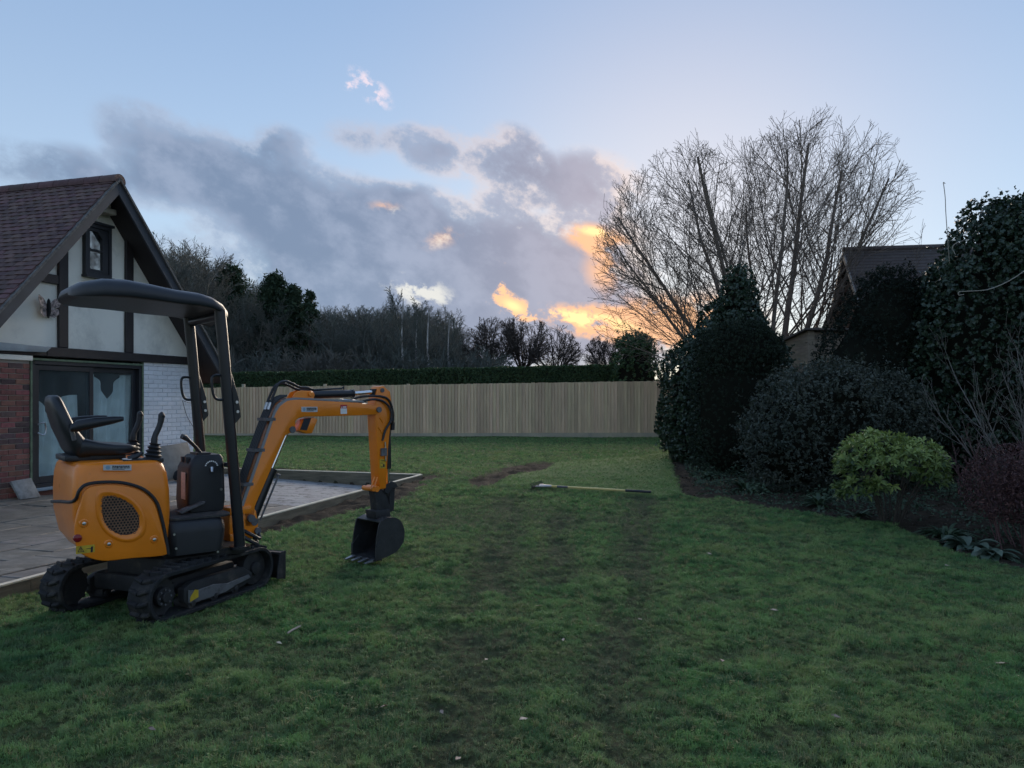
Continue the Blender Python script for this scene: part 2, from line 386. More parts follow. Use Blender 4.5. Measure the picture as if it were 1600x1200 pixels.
    tag(g.build('ground', mat('rough_grass', (.045, .07, .02), .95, var=.4, vscale=.4, col2=(.06, .055, .03), bump=.05, bscale=8)), kind='structure')
build_ground()

# ------------------------------------------------------------------ grass blades (uncountable)
def proto_collection(name): return bpy.data.collections.new(name)      # never linked to the scene: only a source of instances
def instancer(name, pts, rot, scl, idx, coll, kind='stuff', label=None, extra={}):
    me = bpy.data.meshes.new(name); me.vertices.add(len(pts)); me.vertices.foreach_set('co', np.asarray(pts, np.float32).ravel())
    for n, t, a in (('rot', 'FLOAT_VECTOR', rot), ('scl', 'FLOAT', scl), ('idx', 'INT', idx)):
        q = me.attributes.new(n, t, 'POINT'); q.data.foreach_set('vector' if t == 'FLOAT_VECTOR' else 'value', np.asarray(a, np.int32 if t == 'INT' else np.float32).ravel())
    for n, a in extra.items(): q = me.attributes.new(n, 'FLOAT', 'POINT'); q.data.foreach_set('value', np.asarray(a, np.float32))
    o = link(name, me)
    g = bpy.data.node_groups.new(name, 'GeometryNodeTree'); g.interface.new_socket('Geometry', in_out='INPUT', socket_type='NodeSocketGeometry'); g.interface.new_socket('Geometry', in_out='OUTPUT', socket_type='NodeSocketGeometry')
    N = g.nodes; L = g.links; gi = N.new('NodeGroupInput'); go = N.new('NodeGroupOutput')
    ip = N.new('GeometryNodeInstanceOnPoints'); ci = N.new('GeometryNodeCollectionInfo'); ci.inputs[0].default_value = coll; ci.inputs['Separate Children'].default_value = True; ci.inputs['Reset Children'].default_value = True
    def att(n, t): a = N.new('GeometryNodeInputNamedAttribute'); a.data_type = t; a.inputs[0].default_value = n; return a.outputs[0]
    L.new(gi.outputs[0], ip.inputs['Points']); L.new(ci.outputs[0], ip.inputs['Instance']); ip.inputs['Pick Instance'].default_value = True
    L.new(att('idx', 'INT'), ip.inputs['Instance Index'])
    e = N.new('FunctionNodeEulerToRotation'); L.new(att('rot', 'FLOAT_VECTOR'), e.inputs[0]); L.new(e.outputs[0], ip.inputs['Rotation'])
    L.new(att('scl', 'FLOAT'), ip.inputs['Scale']); L.new(ip.outputs[0], go.inputs[0])
    md = o.modifiers.new('instances', 'NODES'); md.node_group = g
    tag(o, label, kind=kind); return o
def grass_material():
    m = bpy.data.materials.new('grass_blade'); m.use_nodes = True; nt = m.node_tree; N = nt.nodes; L = nt.links; b = N['Principled BSDF']
    b.inputs['Roughness'].default_value = .5; b.inputs['Specular IOR Level'].default_value = .35
    geo = N.new('ShaderNodeNewGeometry'); oi = N.new('ShaderNodeObjectInfo')
    def noise(sc, dt=4): n = N.new('ShaderNodeTexNoise'); L.new(geo.outputs['Position'], n.inputs[0]); n.inputs['Scale'].default_value = sc; n.inputs['Detail'].default_value = dt; return n.outputs[0]
    def rg(f, a, c): r = N.new('ShaderNodeMapRange'); L.new(f, r.inputs[0]); r.inputs[1].default_value = a; r.inputs[2].default_value = c; return r.outputs[0]
    def mix(f, a, c):
        x = N.new('ShaderNodeMix'); x.data_type = 'RGBA'
        for k, v in ((0, f), (6, a), (7, c)):
            if isinstance(v, bpy.types.NodeSocket): L.new(v, x.inputs[k])
            else: x.inputs[k].default_value = v
        return x.outputs[2]
    c = mix(rg(noise(.9), .38, .62), (.165, .345, .110, 1), (.265, .395, .145, 1))
    c = mix(rg(noise(4.5), .42, .66), c, (.075, .185, .070, 1)); c = mix(rg(noise(1.7), .56, .70), c, (.255, .335, .12, 1)); c = mix(rg(noise(9.), .56, .68), c, (.055, .105, .045, 1))
    c = mix(rg(oi.outputs['Random'], .80, 1.0), c, (.33, .31, .15, 1))
    def inst(n): a = N.new('ShaderNodeAttribute'); a.attribute_type = 'INSTANCER'; a.attribute_name = n; return a.outputs['Fac']
    def mul(a, k): q = N.new('ShaderNodeMath'); q.operation = 'MULTIPLY'; L.new(a, q.inputs[0]); q.inputs[1].default_value = k; return q.outputs[0]
    c = mix(mul(inst('turf'), .35), c, (.27, .36, .14, 1)); c = mix(mul(inst('wear'), .7), c, mix(rg(oi.outputs['Random'], .2, .8), (.115, .140, .080, 1), (.19, .205, .125, 1)))
    L.new(c, b.inputs['Base Color'])
    t = N.new('ShaderNodeBsdfTranslucent'); L.new(c, t.inputs[0]); ms = N.new('ShaderNodeMixShader'); ms.inputs[0].default_value = .42
    L.new(b.outputs[0], ms.inputs[1]); L.new(t.outputs[0], ms.inputs[2]); L.new(ms.outputs[0], N['Material Output'].inputs[0])
    return m
def build_grass():
    gm = grass_material(); coll = proto_collection('grass_tufts'); rg = np.random.default_rng(3)
    for k in range(8):
        V = []; T = []
        for b in range(16):
            a = rg.uniform(0, 2*math.pi); r = rg.uniform(0, .035); h = rg.uniform(.018, .05); lean = rg.uniform(.1, 1.3); w = rg.uniform(.0012, .0024)
            bx, by = r*math.cos(a), r*math.sin(a); q = rg.uniform(0, 2*math.pi); dx, dy = math.cos(q), math.sin(q); px, py = -dy*w, dx*w
            n = len(V); m1 = (bx+dx*h*lean*.35, by+dy*h*lean*.35, h*.6); m2 = (bx+dx*h*lean, by+dy*h*lean, h*(1-.3*min(lean, 1)))
            V += [(bx-px, by-py, -.006), (bx+px, by+py, -.006), (m1[0]+px, m1[1]+py, m1[2]), (m1[0]-px, m1[1]-py, m1[2]), m2]
            T += [(n, n+1, n+2), (n, n+2, n+3), (n+3, n+2, n+4)]
        me = np_mesh('grass_tuft', V, T, gm); coll.objects.link(bpy.data.objects.new('grass_tuft', me))
    P = []
    for y0, y1, den in ((2.7, 4.5, 2600), (4.5, 6.5, 1700), (6.5, 9, 1000), (9, 13, 520), (13, 19, 240), (19, 26.4, 130)):
        x0, x1 = -.70*y1-.3, .70*y1+.3; n = int((x1-x0)*(y1-y0)*den)
        x = rg.uniform(x0, x1, n); y = rg.uniform(y0, y1, n); ok = (np.abs(x) < .69*y+.3); P.append(np.stack([x[ok], y[ok]], 1))
    P = np.concatenate(P); x, y = P[:, 0], P[:, 1]
    soil, turf, wear, bed = masks(x, y); s, t = st(x, y)
    keep = (rg.random(len(x)) > np.clip(soil*1.05, 0, 1)) & (rg.random(len(x)) > wear*.45) & ~((t < PT1+.04) & (s < PS1+.04))
    x, y = x[keep], y[keep]; n = len(x); turf = turf[keep]; wear = wear[keep]
    z = ground_z(x, y)
    sc = rg.uniform(.5, 1.05, n)*(.42+.85*fbm(x, y, 3.4, 3))*(1-.35*wear)*(1-.3*turf)*(1+.028*np.clip(y-6, 0, 12))
    rot = np.stack([rg.normal(0, .22, n), rg.normal(0, .22, n), rg.uniform(0, 6.28, n)], 1)
    instancer('grass', np.stack([x, y, z], 1), rot, sc, rg.integers(0, 8, n), coll, extra=dict(wear=wear, turf=turf), label='short green grass of the worn lawn')
    return n
if 1: print("grass tufts", build_grass())

# ------------------------------------------------------------------ patio
def patio_z(s, t): k = min(max((s+7.5)/7.875, 0), 1.1); return .10+(t/PT1)*((.07-.16*k)-.10)
M_slab = mat('paving_stone', (.205, .185, .160), .62, var=.45, vscale=5, bump=.006, bscale=22, rand=.22, spec=.5, dirt=((.11, .105, .09), .5, .62, 2.2))
M_joint = mat('paving_joint', (.05, .048, .043), .95, bump=.01, bscale=60)
M_sub = mat('bare_screed', (.33, .325, .32), .7, col2=(.24, .235, .235), vscale=2.6, bump=.012, bscale=30, dirt=((.10, .095, .09), .52, .62, 5))  # pale concrete, its base colour lightened to carry the wet grazing sheen
M_sawn = mat('sawn_softwood', (.74, .66, .50), .75, var=.25, vscale=9, bump=.002, bscale=60, stretch=(1, 1, 6))
M_wet = mat('weathered_board', (.21, .18, .125), .8, col2=(.11, .10, .07), vscale=3, bump=.003, bscale=40, stretch=(1, 1, 8))
def build_patio():
    g = MB()
    ss = [-9.8+.4*i for i in range(26)]; ss[-1] = PS1; tt = [-1.2+.35*i for i in range(17)]; tt[-1] = PT1-.05
    vs = []; fs = []
    for s in ss:
        for t in tt: vs.append(house(s, t, patio_z(s, t)-(.035 if s < -2.5 else .0)+(float(fbm(np.float64(s), np.float64(t), 1.7, 3))-.5)*.02))
    n = len(tt)
    fs = [(i*n+j, i*n+j+1, (i+1)*n+j+1, (i+1)*n+j) for i in range(len(ss)-1) for j in range(n-1)]
    g.add(vs, fs); pat = g.build('patio', M_sub); tag(pat, kind='structure')
    rnd = random.Random(5); t = .02; row = 0
    while t < PT1-.1:
        h = min(rnd.choice((.30, .45, .45, .60)), PT1-.06-t); s = -9.6+rnd.uniform(0, .3)
        while s < -2.5:
            w = rnd.choice((.45, .60, .60, .75, .9)); e = min(s+w, -2.45+rnd.uniform(0, .1))
            if e-s > .2:
                m = MB(); dz = rnd.uniform(-.006, .006)
                q = [(s+.008, t+.008), (e-.008, t+.008), (e-.008, t+h-.008), (s+.008, t+h-.008)]
                q = [(a+rnd.uniform(-.01, .01), b+rnd.uniform(-.008, .008)) for a, b in q]
                top = [house(a, b, patio_z(a, b)+dz+rnd.uniform(-.004, .004)) for a, b in q]
                m.add([p-Vector((0, 0, .045)) for p in top]+top, [(3, 2, 1, 0), (4, 5, 6, 7), (0, 1, 5, 4), (1, 2, 6, 5), (2, 3, 7, 6), (3, 0, 4, 7)])
                m.build('paving_slab', M_slab, pat, bevel=.006, seg=1)
            s = e
        t += h
    # timber edging: long boards on edge, pale sawn top
    def board(a, b, za, zb, side, label, nlen):
        root = empty('timber_edging', house(*a, 0), label, 'edging board', 'timber edging round the patio')
        for i in range(nlen):
            k0, k1 = i/nlen, (i+1)/nlen; L_ = lambda u, v, k: u+(v-u)*k
            p0 = house(L_(a[0], b[0], k0), L_(a[1], b[1], k0), 0); p1 = house(L_(a[0], b[0], k1), L_(a[1], b[1], k1), 0)
            d = (p1-p0).normalized(); p0 += d*.002; p1 -= d*.002; w = side*.05
            z0, z1 = L_(za, zb, k0), L_(za, zb, k1)
            m = MB(); vs = [p0+Vector((0, 0, z0-.34)), p1+Vector((0, 0, z1-.34)), p1+w+Vector((0, 0, z1-.34)), p0+w+Vector((0, 0, z0-.34)), p0+Vector((0, 0, z0-.014)), p1+Vector((0, 0, z1-.014)), p1+w+Vector((0, 0, z1-.014)), p0+w+Vector((0, 0, z0-.014))]
            m.add(vs, [(3, 2, 1, 0), (4, 5, 6, 7), (0, 1, 5, 4), (1, 2, 6, 5), (2, 3, 7, 6), (3, 0, 4, 7)]); m.build('board', M_wet, root)
            m = MB(); lip = w.normalized()*.004; up = Vector((0, 0, .014))
            vs = [vs[4]-lip, vs[5]-lip, vs[6]+lip, vs[7]+lip]; vs = [v+Vector((0, 0, .0005)) for v in vs]+[v+up for v in vs]
            m.add(vs, [(3, 2, 1, 0), (4, 5, 6, 7), (0, 1, 5, 4), (1, 2, 6, 5), (2, 3, 7, 6), (3, 0, 4, 7)]); m.build('capping', M_sawn, root)
        return root
    board((-9.8, PT1-.05), (PS1, PT1-.05), .085, .19, HV, 'pale topped timber board edging the patio along the lawn', 4)
    board((PS1-.0, PT1-.05), (PS1-.0, -1.2), .19, .20, HU, 'timber board retaining the lawn at the far end of the patio', 3)
build_patio()

# ------------------------------------------------------------------ half-timbered house
M_render = mat('cream_render', (.88, .86, .77), .85, var=.06, vscale=1.5, bump=.002, bscale=120, dirt=((.62, .61, .55), .50, .72, 1.6))
M_beam = mat('black_brown_timber', (.030, .023, .024), .6, var=.3, vscale=5, bump=.003, bscale=40, stretch=(1, 1, .3))
M_barge = mat('grey_barge_paint', (.050, .055, .068), .55, var=.25, vscale=4)
M_brick = mat('red_brick', (.25, .10, .083), .85, var=.35, vscale=16, bump=.003, bscale=90, rand=.24)
M_brickd = mat('blue_brick', (.105, .062, .062), .8, var=.35, vscale=16, bump=.003, bscale=90, rand=.3)
M_mortar = mat('mortar', (.36, .32, .28), .95, bump=.003, bscale=90)
M_wbrick = mat('white_painted_brick', (.80, .81, .84), .7, var=.08, vscale=9, bump=.003, bscale=70, rand=.06, dirt=((.45, .42, .42), .66, .74, 9))
M_wmort = mat('white_painted_mortar', (.66, .67, .71), .8, var=.2, vscale=7)
M_tile = mat('roof_tile', (.125, .066, .058), .72, var=.3, vscale=14, bump=.003, bscale=70, rand=.32, dirt=((.30, .30, .30), .68, .76, 11))
M_dark = mat('dark_void', (.012, .013, .015), .9)
M_frame = mat('dark_joinery', (.022, .024, .030), .45, var=.2)
M_green = mat('weathered_green_trim', (.16, .22, .14), .8, var=.4, vscale=14)
M_metal = mat('bare_steel', (.55, .56, .58), .3, 1.)
M_lead = mat('lead_flashing', (.34, .40, .44), .5, var=.3, vscale=3, bump=.002, bscale=15)
def glass_mat(name, tint, refl, rough=.03, haze=.0):
    m = bpy.data.materials.new(name); m.use_nodes = True; nt = m.node_tree; N = nt.nodes; L = nt.links; N.remove(N['Principled BSDF'])
    tr = N.new('ShaderNodeBsdfTransparent'); tr.inputs[0].default_value = (*tint, 1); gl = N.new('ShaderNodeBsdfGlossy'); gl.inputs['Roughness'].default_value = rough
    fr = N.new('ShaderNodeFresnel'); fr.inputs[0].default_value = 1.5; ad = N.new('ShaderNodeMath'); ad.operation = 'ADD'; ad.use_clamp = True; L.new(fr.outputs[0], ad.inputs[0]); ad.inputs[1].default_value = refl
    gb = N.new('ShaderNodeNewGeometry'); inv = N.new('ShaderNodeMath'); inv.operation = 'SUBTRACT'; inv.inputs[0].default_value = 1; L.new(gb.outputs['Backfacing'], inv.inputs[1]); fm = N.new('ShaderNodeMath'); fm.operation = 'MULTIPLY'; L.new(ad.outputs[0], fm.inputs[0]); L.new(inv.outputs[0], fm.inputs[1]); mx = N.new('ShaderNodeMixShader'); L.new(fm.outputs[0], mx.inputs[0]); L.new(tr.outputs[0], mx.inputs[1]); L.new(gl.outputs[0], mx.inputs[2])
    last = mx.outputs[0]
    if haze:
        df = N.new('ShaderNodeBsdfDiffuse'); df.inputs[0].default_value = (.35, .42, .44, 1); m2 = N.new('ShaderNodeMixShader')
        geo = N.new('ShaderNodeNewGeometry'); no = N.new('ShaderNodeTexNoise'); L.new(geo.outputs['Position'], no.inputs[0]); no.inputs['Scale'].default_value = 2.4; no.inputs['Detail'].default_value = 5
        rg = N.new('ShaderNodeMapRange'); L.new(no.outputs[0], rg.inputs[0]); rg.inputs[1].default_value = .35; rg.inputs[2].default_value = .7; rg.inputs[3].default_value = haze*.5; rg.inputs[4].default_value = haze
        L.new(rg.outputs[0], m2.inputs[0]); L.new(last, m2.inputs[1]); L.new(df.outputs[0], m2.inputs[2]); last = m2.outputs[0]
    L.new(last, N['Material Output'].inputs[0]); return m
M_glass = glass_mat('window_glass', (.75, .8, .8), .40)
M_glass2 = glass_mat('misted_door_glass', (.90, .95, .95), .03, .03, .12)
M_cloth = mat('dust_sheet', (.80, .84, .84), .85, var=.15, vscale=6)
def build_house():
    root = empty('house', house(-2.25, 0, 0), 'half-timbered house gable with cream render, red tiled roof and patio door', 'house')
    Mh = frame(HO, HU)                       # local x = along wall (s), y = z cross x = -v (into the house), z up
    SA, ZA, SL = -2.25, 4.92, 1.12           # ridge position, ridge height, slope
    roofz = lambda s: ZA-abs(s-SA)*SL
    def mb(): return MB(Mh)
    W0, ZB = -4.5, 2.24
    # rendered gable above the bressumer
    g = mb(); wx = (4.80-ZB)/SL
    zt = lambda s: roofz(s)-.14
    g.prism([(W0, 2.115), (0, 2.115), (0, min(zt(0), 2.3)), (SA, zt(SA)), (W0, min(zt(W0), 2.3))], .02, .22)
    g.build('gable_wall', M_render, root)
    g = mb(); g.box((-.22, .25, -.1), (0, 7.5, 2.2)); g.box((W0, .25, -.1), (W0+.22, 7.5, 2.2)); g.build('side_wall', M_brick, root)
    # bressumer and studs
    def beam(lo, hi): mb().box(lo, hi).build('timber_beam', M_beam, root, bevel=.008, seg=1)
    beam((-3.15, -.045, 2.105), (.02, .015, 2.243)); beam((W0, -.040, 2.107), (-3.152, .012, 2.241))
    for a, b in ((-2.936, -2.768), (-1.646, -1.48)):
        m = mb(); m.prism([(a, 2.245), (b, 2.245), (b, zt(b)-.01), (a, zt(a)-.01)], -.032, .015); m.build('timber_beam', M_beam, root, bevel=.008, seg=1)
    lo_s = SA-(4.78-3.17)/SL; beam((lo_s+.0, -.028, 3.17), (-2.938, .014, 3.305))
    beam((-1.478, -.028, 3.17), (2*SA-lo_s, .014, 3.305))
    # lead flashing over the brick at the near end
    m = mb(); m.prism([(W0, 2.13), (-3.22, 2.155), (-3.12, 2.235), (W0, 2.265)], -.10, -.05); m.build('flashing', M_lead, root, bevel=.01)
    m = mb(); m.box((W0, -.035, 2.03), (-3.38, -.0, 2.10)); m.build('white_board', M_render, root, bevel=.004)
    # brickwork, brick by brick
    def bricks(s0, s1, z0, z1, name, mortar, pick, seed):
        back = mb().box((s0, .012, z0-.3), (s1, .22, z1)).build(name, mortar, root)
        rnd = random.Random(seed); cache = {}
        zc = z0; row = 0
        while zc+.065 < z1+.02:
            s = s1-(.0 if row % 2 else .1125)
            first = True; e = s1
            while e > s0+.03:
                w = (.1025 if (first and row % 2 == 0) else .215); first = False
                b = max(e-w, s0)
                key = (round(e-b, 3), pick(rnd))
                if key not in cache:
                    m = MB(frame((0, 0, 0), HU)); m.box((-(e-b)+.0, 0, 0), (-.0, .05, .065)); cache[key] = m.mesh('brick', key[1], .004, seg=1)
                o = link('brick', cache[key], back); o.location = house(e, rnd.uniform(-.002, .003), zc)-root.location
                e = b-.0105
            zc += .075; row += 1
    bricks(W0, -3.40, .12, 2.03, 'brick_wall', M_mortar, lambda r: M_brickd if r.random() < .22 else M_brick, 1)
    bricks(-1.235, 0, .10, 2.10, 'painted_brick_wall', M_wmort, lambda r: M_wbrick, 2)
    # plinth under the door
    m = mb(); m.box((-3.40, .03, -.2), (-1.235, .2, .19)); m.build('plinth', M_brick, root)
    # sliding patio door
    D0, D1, Z0, Z1 = -3.395, -1.24, .215, 2.10
    dr = link('patio_door', mb().box((D0, .16, Z0), (D1, .165, Z1)).mesh('reveal', M_dark, org=root.location), root)
    # the opening shows a dim room with dust sheets hung behind the glass
    bpy.data.objects.remove(dr)
    m = mb(); fr = m
    for lo, hi in (((D0+.03, 0, Z0), (D0+.085, .12, Z1-.06)), ((D1-.085, 0, Z0), (D1-.03, .12, Z1-.06)), ((D0+.03, 0, Z1-.115), (D1-.03, .12, Z1-.06)), ((D0+.03, 0, Z0), (D1-.03, .12, Z0+.05))): m.box(lo, hi)
    door = m.build('patio_door', M_frame, root, bevel=.004, seg=1)
    m = mb()
    for lo, hi in (((D0-.0, -.012, Z0+.03), (D0+.03, .05, Z1)), ((D1-.03, -.012, Z0+.03), (D1, .05, Z1)), ((D0+.031, -.014, Z1-.058), (D1-.031, .05, Z1-.028))): m.box(lo, hi)
    m.build('trim', M_green, door)
    mid = (D0+D1)/2+.02
    for a, b, y in ((D0+.09, mid+.04, .02), (mid-.04, D1-.09, .07)):
        m = mb(); w = .075
        for lo, hi in (((a, y, Z0+.055), (a+w, y+.04, Z1-.12)), ((b-w, y, Z0+.055), (b, y+.04, Z1-.12)), ((a+w, y, Z1-.12-w), (b-w, y+.04, Z1-.12)), ((a+w, y, Z0+.055), (b-w, y+.04, Z0+.055+w*1.3))): m.box(lo, hi)
        m.build('sash', M_frame, door, bevel=.004, seg=1)
        mb().box((a+w, y+.018, Z0+.055+w), (b-w, y+.024, Z1-.12-w)).build('pane', M_glass2, door)
    m = mb(); m.box((D0-.05, -.07, Z0-.045), (D1+.02, .1, Z0-.002)); m.build('sill', M_lead, door, bevel=.008)
    m = mb(); hx = D0+.125
    m.tube(spline([Mh.inverted() @ p for p in [Mh @ Vector(q) for q in ((hx, .0, 1.12), (hx+.05, -.05, 1.15), (hx+.085, -.05, 1.10), (hx+.085, -.05, 1.02), (hx+.05, -.05, .97), (hx, 0, 1.0))]], 5), .011, 8)
    m.build('handle', M_metal, door)
    # room behind the glass
    m = mb(); m.box((D0-.3, .3, -.1), (D0-.25, 3.0, 2.2)); m.box((D1+.25, .3, -.1), (D1+.3, 3.0, 2.2)); m.box((D0-.3, 3.0, -.1), (D1+.3, 3.05, 2.2)); m.box((D0-.3, .2, .1), (D1+.3, 3.0, .14)); m.box((D0-.3, .25, 2.16), (D1+.3, 3., 2.2))
    m.build('room', mat('room_plaster', (.07, .08, .085), .9), root)
    def sheet(a, b, z0, z1, y, sag, seed):
        rnd = np.random.default_rng(seed); nu, nv = 60, 24; V = []
        for j in range(nv+1):
            v = j/nv
            for i in range(nu+1):
                u = i/nu; fold = .05*math.sin(u*19+seed+1.5*math.sin(v*2+u*3))*(.25+.75*v)+.03*math.sin(u*43+seed*2+v*3)
                top = z1-sag*math.exp(-((u-.45)/.16)**2)*(1-v)
                V.append(Mh @ Vector((a+(b-a)*u, y+fold, z0+(top-z0)*(1-v)))-root.location)
        Fq = [(j*(nu+1)+i, j*(nu+1)+i+1, (j+1)*(nu+1)+i+1, (j+1)*(nu+1)+i) for j in range(nv) for i in range(nu)]
        link('curtain', np_mesh('curtain', V, Fq, M_cloth, 80), root)
    sheet(mid+.05, D1-.1, Z0+.06, Z1-.22, .17, .42, 3); sheet(D0+.1, mid-.05, Z0+.06, Z1-.55, .22, .30, 8)
    # upper window
    w0, w1, y0, y1 = -2.475, -1.96, 3.40, 4.20
    wn = mb()
    for lo, hi in (((w0, -.05, y0), (w0+.05, .1, y1)), ((w1-.05, -.05, y0), (w1, .1, y1)), ((w0+.05, -.05, y1-.06), (w1-.05, .1, y1)), ((w0+.05, -.05, y0), (w1-.05, .1, y0+.05))): wn.box(lo, hi)
    wn = wn.build('upper_window', M_frame, root, bevel=.004, seg=1)
    m = mb(); m.box((w0-.03, -.075, y1+.002), (w1+.03, .02, y1+.04)); m.build('hood', M_frame, wn); m = mb(); m.box((w0-.02, -.09, y0-.04), (w1+.02, .02, y0-.002)); m.build('sill', M_frame, wn)
    a, b = w0+.055, w1-.055; c0, c1 = y0+.055, y1-.065
    m = mb(); w = .045
    for lo, hi in (((a, -.03, c0), (a+w, .03, c1)), ((b-w-.07, -.03, c0), (b, .03, c1)), ((a+w, -.03, c1-w), (b-w-.07, .03, c1)), ((a+w, -.03, c0), (b-w-.07, .03, c0+w)), ((a+w, -.03, (c0+c1)/2-.014), (b-w-.07, .03, (c0+c1)/2+.014))): m.box(lo, hi)
    m.prism([(b-w-.07, c1-w), (b-w-.07, c1-w-.10), (b-w-.17, c1-w)], -.028, .028); m.build('sash', M_frame, wn)
    mb().box((a+w, -.004, c0+w), (b-w-.07, .002, c1-w)).build('pane', M_glass, wn)
    mb().box((a, .012, c0), (b, .016, c1)).build('pane_backing', mat('window_dark', (.05, .06, .07), .8), wn)  # plain dark panel close behind the pane
    # roof: decks, barge boards, soffits, tiles
    TO, TB, EV = -.45, 6.5, 2.72             # verge overhang (y = -.45 is in front of the wall), far end, half span to the eaves
    cs = 1/math.hypot(1, SL); sn = SL*cs     # unit vector down the slope
    deck = mb()
    for sg in (-1, 1):
        p = lambda d, n: (SA+sg*(d*cs+n*sn), ZA-.03-d*sn+n*cs)
        Ls = EV/cs
        deck.prism([p(.0, -.09), p(Ls, -.09), p(Ls, -.03), p(.0, -.03)], TO+.03, TB)
    roof = deck.build('roof', M_beam, root)
    for sg in (-1, 1):
        p = lambda d, n: (SA+sg*(d*cs+n*sn), ZA-.03-d*sn+n*cs)
        m = mb(); d0 = .19*SL if False else 0
        m.prism([(SA, ZA-.05), p(EV/cs+.05, -.02), p(EV/cs+.05, -.175), (SA, ZA-.05-.155/cs)], TO-.012, TO+.022)
        m.build('barge_board', M_barge, roof, bevel=.005, seg=1)
        m = mb(); m.prism([p(.0, -.030), p(EV/cs+.07, -.030), p(EV/cs+.07, .004), p(.0, .004)], TO-.045, TO+.045)
        m.build('verge', mat('verge_mortar', (.16, .155, .15), .9, var=.5, vscale=20, bump=.01, bscale=40), roof)
    # tiles
    gauge, tw = .098, .168; nrow = int(EV/cs/gauge)+1
    rest = MB(); cache = None; rnd = random.Random(3); count = 0
    for sg in (-1, 1):
        p3 = lambda d, n, y: Mh @ Vector((SA+sg*(d*cs+n*sn), y, ZA-.03-d*sn+n*cs))
        M0 = Matrix.Identity(4)
        dn = (p3(1, 0, 0)-p3(0, 0, 0)).normalized(); up = (p3(0, 1, 0)-p3(0, 0, 0)).normalized(); al = HV*-1 if sg < 0 else HV*-1
        tm = MB(); vs = []
        for d in (0, .165):
            for a_ in (0, .5, 1):
                camb = .006*(1-(2*a_-1)**2)
                vs.append((d, a_*(tw-.004), camb+(.0 if d == 0 else .016)))
        q = [dn*d+al*a_+up*(n) for d, a_, n in vs]+[dn*d+al*a_+up*(n-.013) for d, a_, n in vs]
        tm.add(q, [(0, 3, 4, 1), (1, 4, 5, 2), (6, 7, 10, 9), (7, 8, 11, 10), (3, 9, 10, 4), (4, 10, 11, 5), (0, 6, 9, 3), (2, 5, 11, 8), (0, 1, 7, 6), (1, 2, 8, 7)])
        shared = tm.mesh('tile', M_tile, ang=30)
        for r in range(nrow):
            y = TO+.02+(0 if r % 2 else -tw/2)
            while y < TB:
                yy = max(y, TO+.0); pos = p3(r*gauge+rnd.uniform(-.003, .003), .006+rnd.uniform(0, .004), yy)
                px = 800+pos.x/pos.y*F_PX
                if sg < 0 and px > -14 and count < 300:
                    o = link('tile', shared, roof); o.location = pos-root.location; count += 1
                else:
                    rest.add([pos+v for v in q], [(0, 3, 4, 1), (1, 4, 5, 2), (3, 9, 10, 4), (4, 10, 11, 5), (0, 6, 9, 3), (2, 5, 11, 8)])
                y += tw
    o = rest.build('roof_tiles', M_tile, roof, ang=30); tag(o, kind='stuff')
    for i in range(22):
        m = mb(); y = TO-.03+i*.30
        ring = lambda yy, rr: [Vector((SA+rr*math.cos(R(a_)), yy, ZA-.085+rr*math.sin(R(a_)))) for a_ in range(-10, 191, 20)]
        a0, b0 = ring(y, .115), ring(y+.296, .112); n = len(a0)
        m.add(a0+b0, [(k, k+1, n+k+1, n+k) for k in range(n-1)]+[tuple(range(n))]); m.build('ridge_tile', M_tile, roof)
    print('roof tiles in view', count)
    # gable box under the apex and cables on the white brick
    m = mb(); m.box((-2.36, -.20, 4.38), (-2.02, -.01, 4.47)); m.box((-2.32, -.17, 4.475), (-2.10, -.012, 4.56)); m.box((-2.18, -.15, 4.56), (-2.06, -.012, 4.60))
    tag(m.build('gable_box', mat('beige_box', (.40, .37, .30), .8, var=.3), None, bevel=.015), 'small beige box fixed under the apex of the house gable', 'box')
    m = MB(); P_ = lambda px, py: (lambda d: house(d[0], .03, d[1]))(on_plane(px, py, HO, HU))
    m.tube(spline([P_(291, 566), P_(296, 600), P_(303, 640), P_(306, 690)], 6), .004, 5); m.tube(spline([P_(283, 626), P_(290, 650), P_(302, 672), P_(307, 695)], 6), .005, 5)
    m.tube(spline([P_(283, 626), P_(292, 629), P_(302, 630)], 6), .004, 5)
    m.build('cable', mat('black_cable', (.03, .03, .03), .6), root)
build_house()

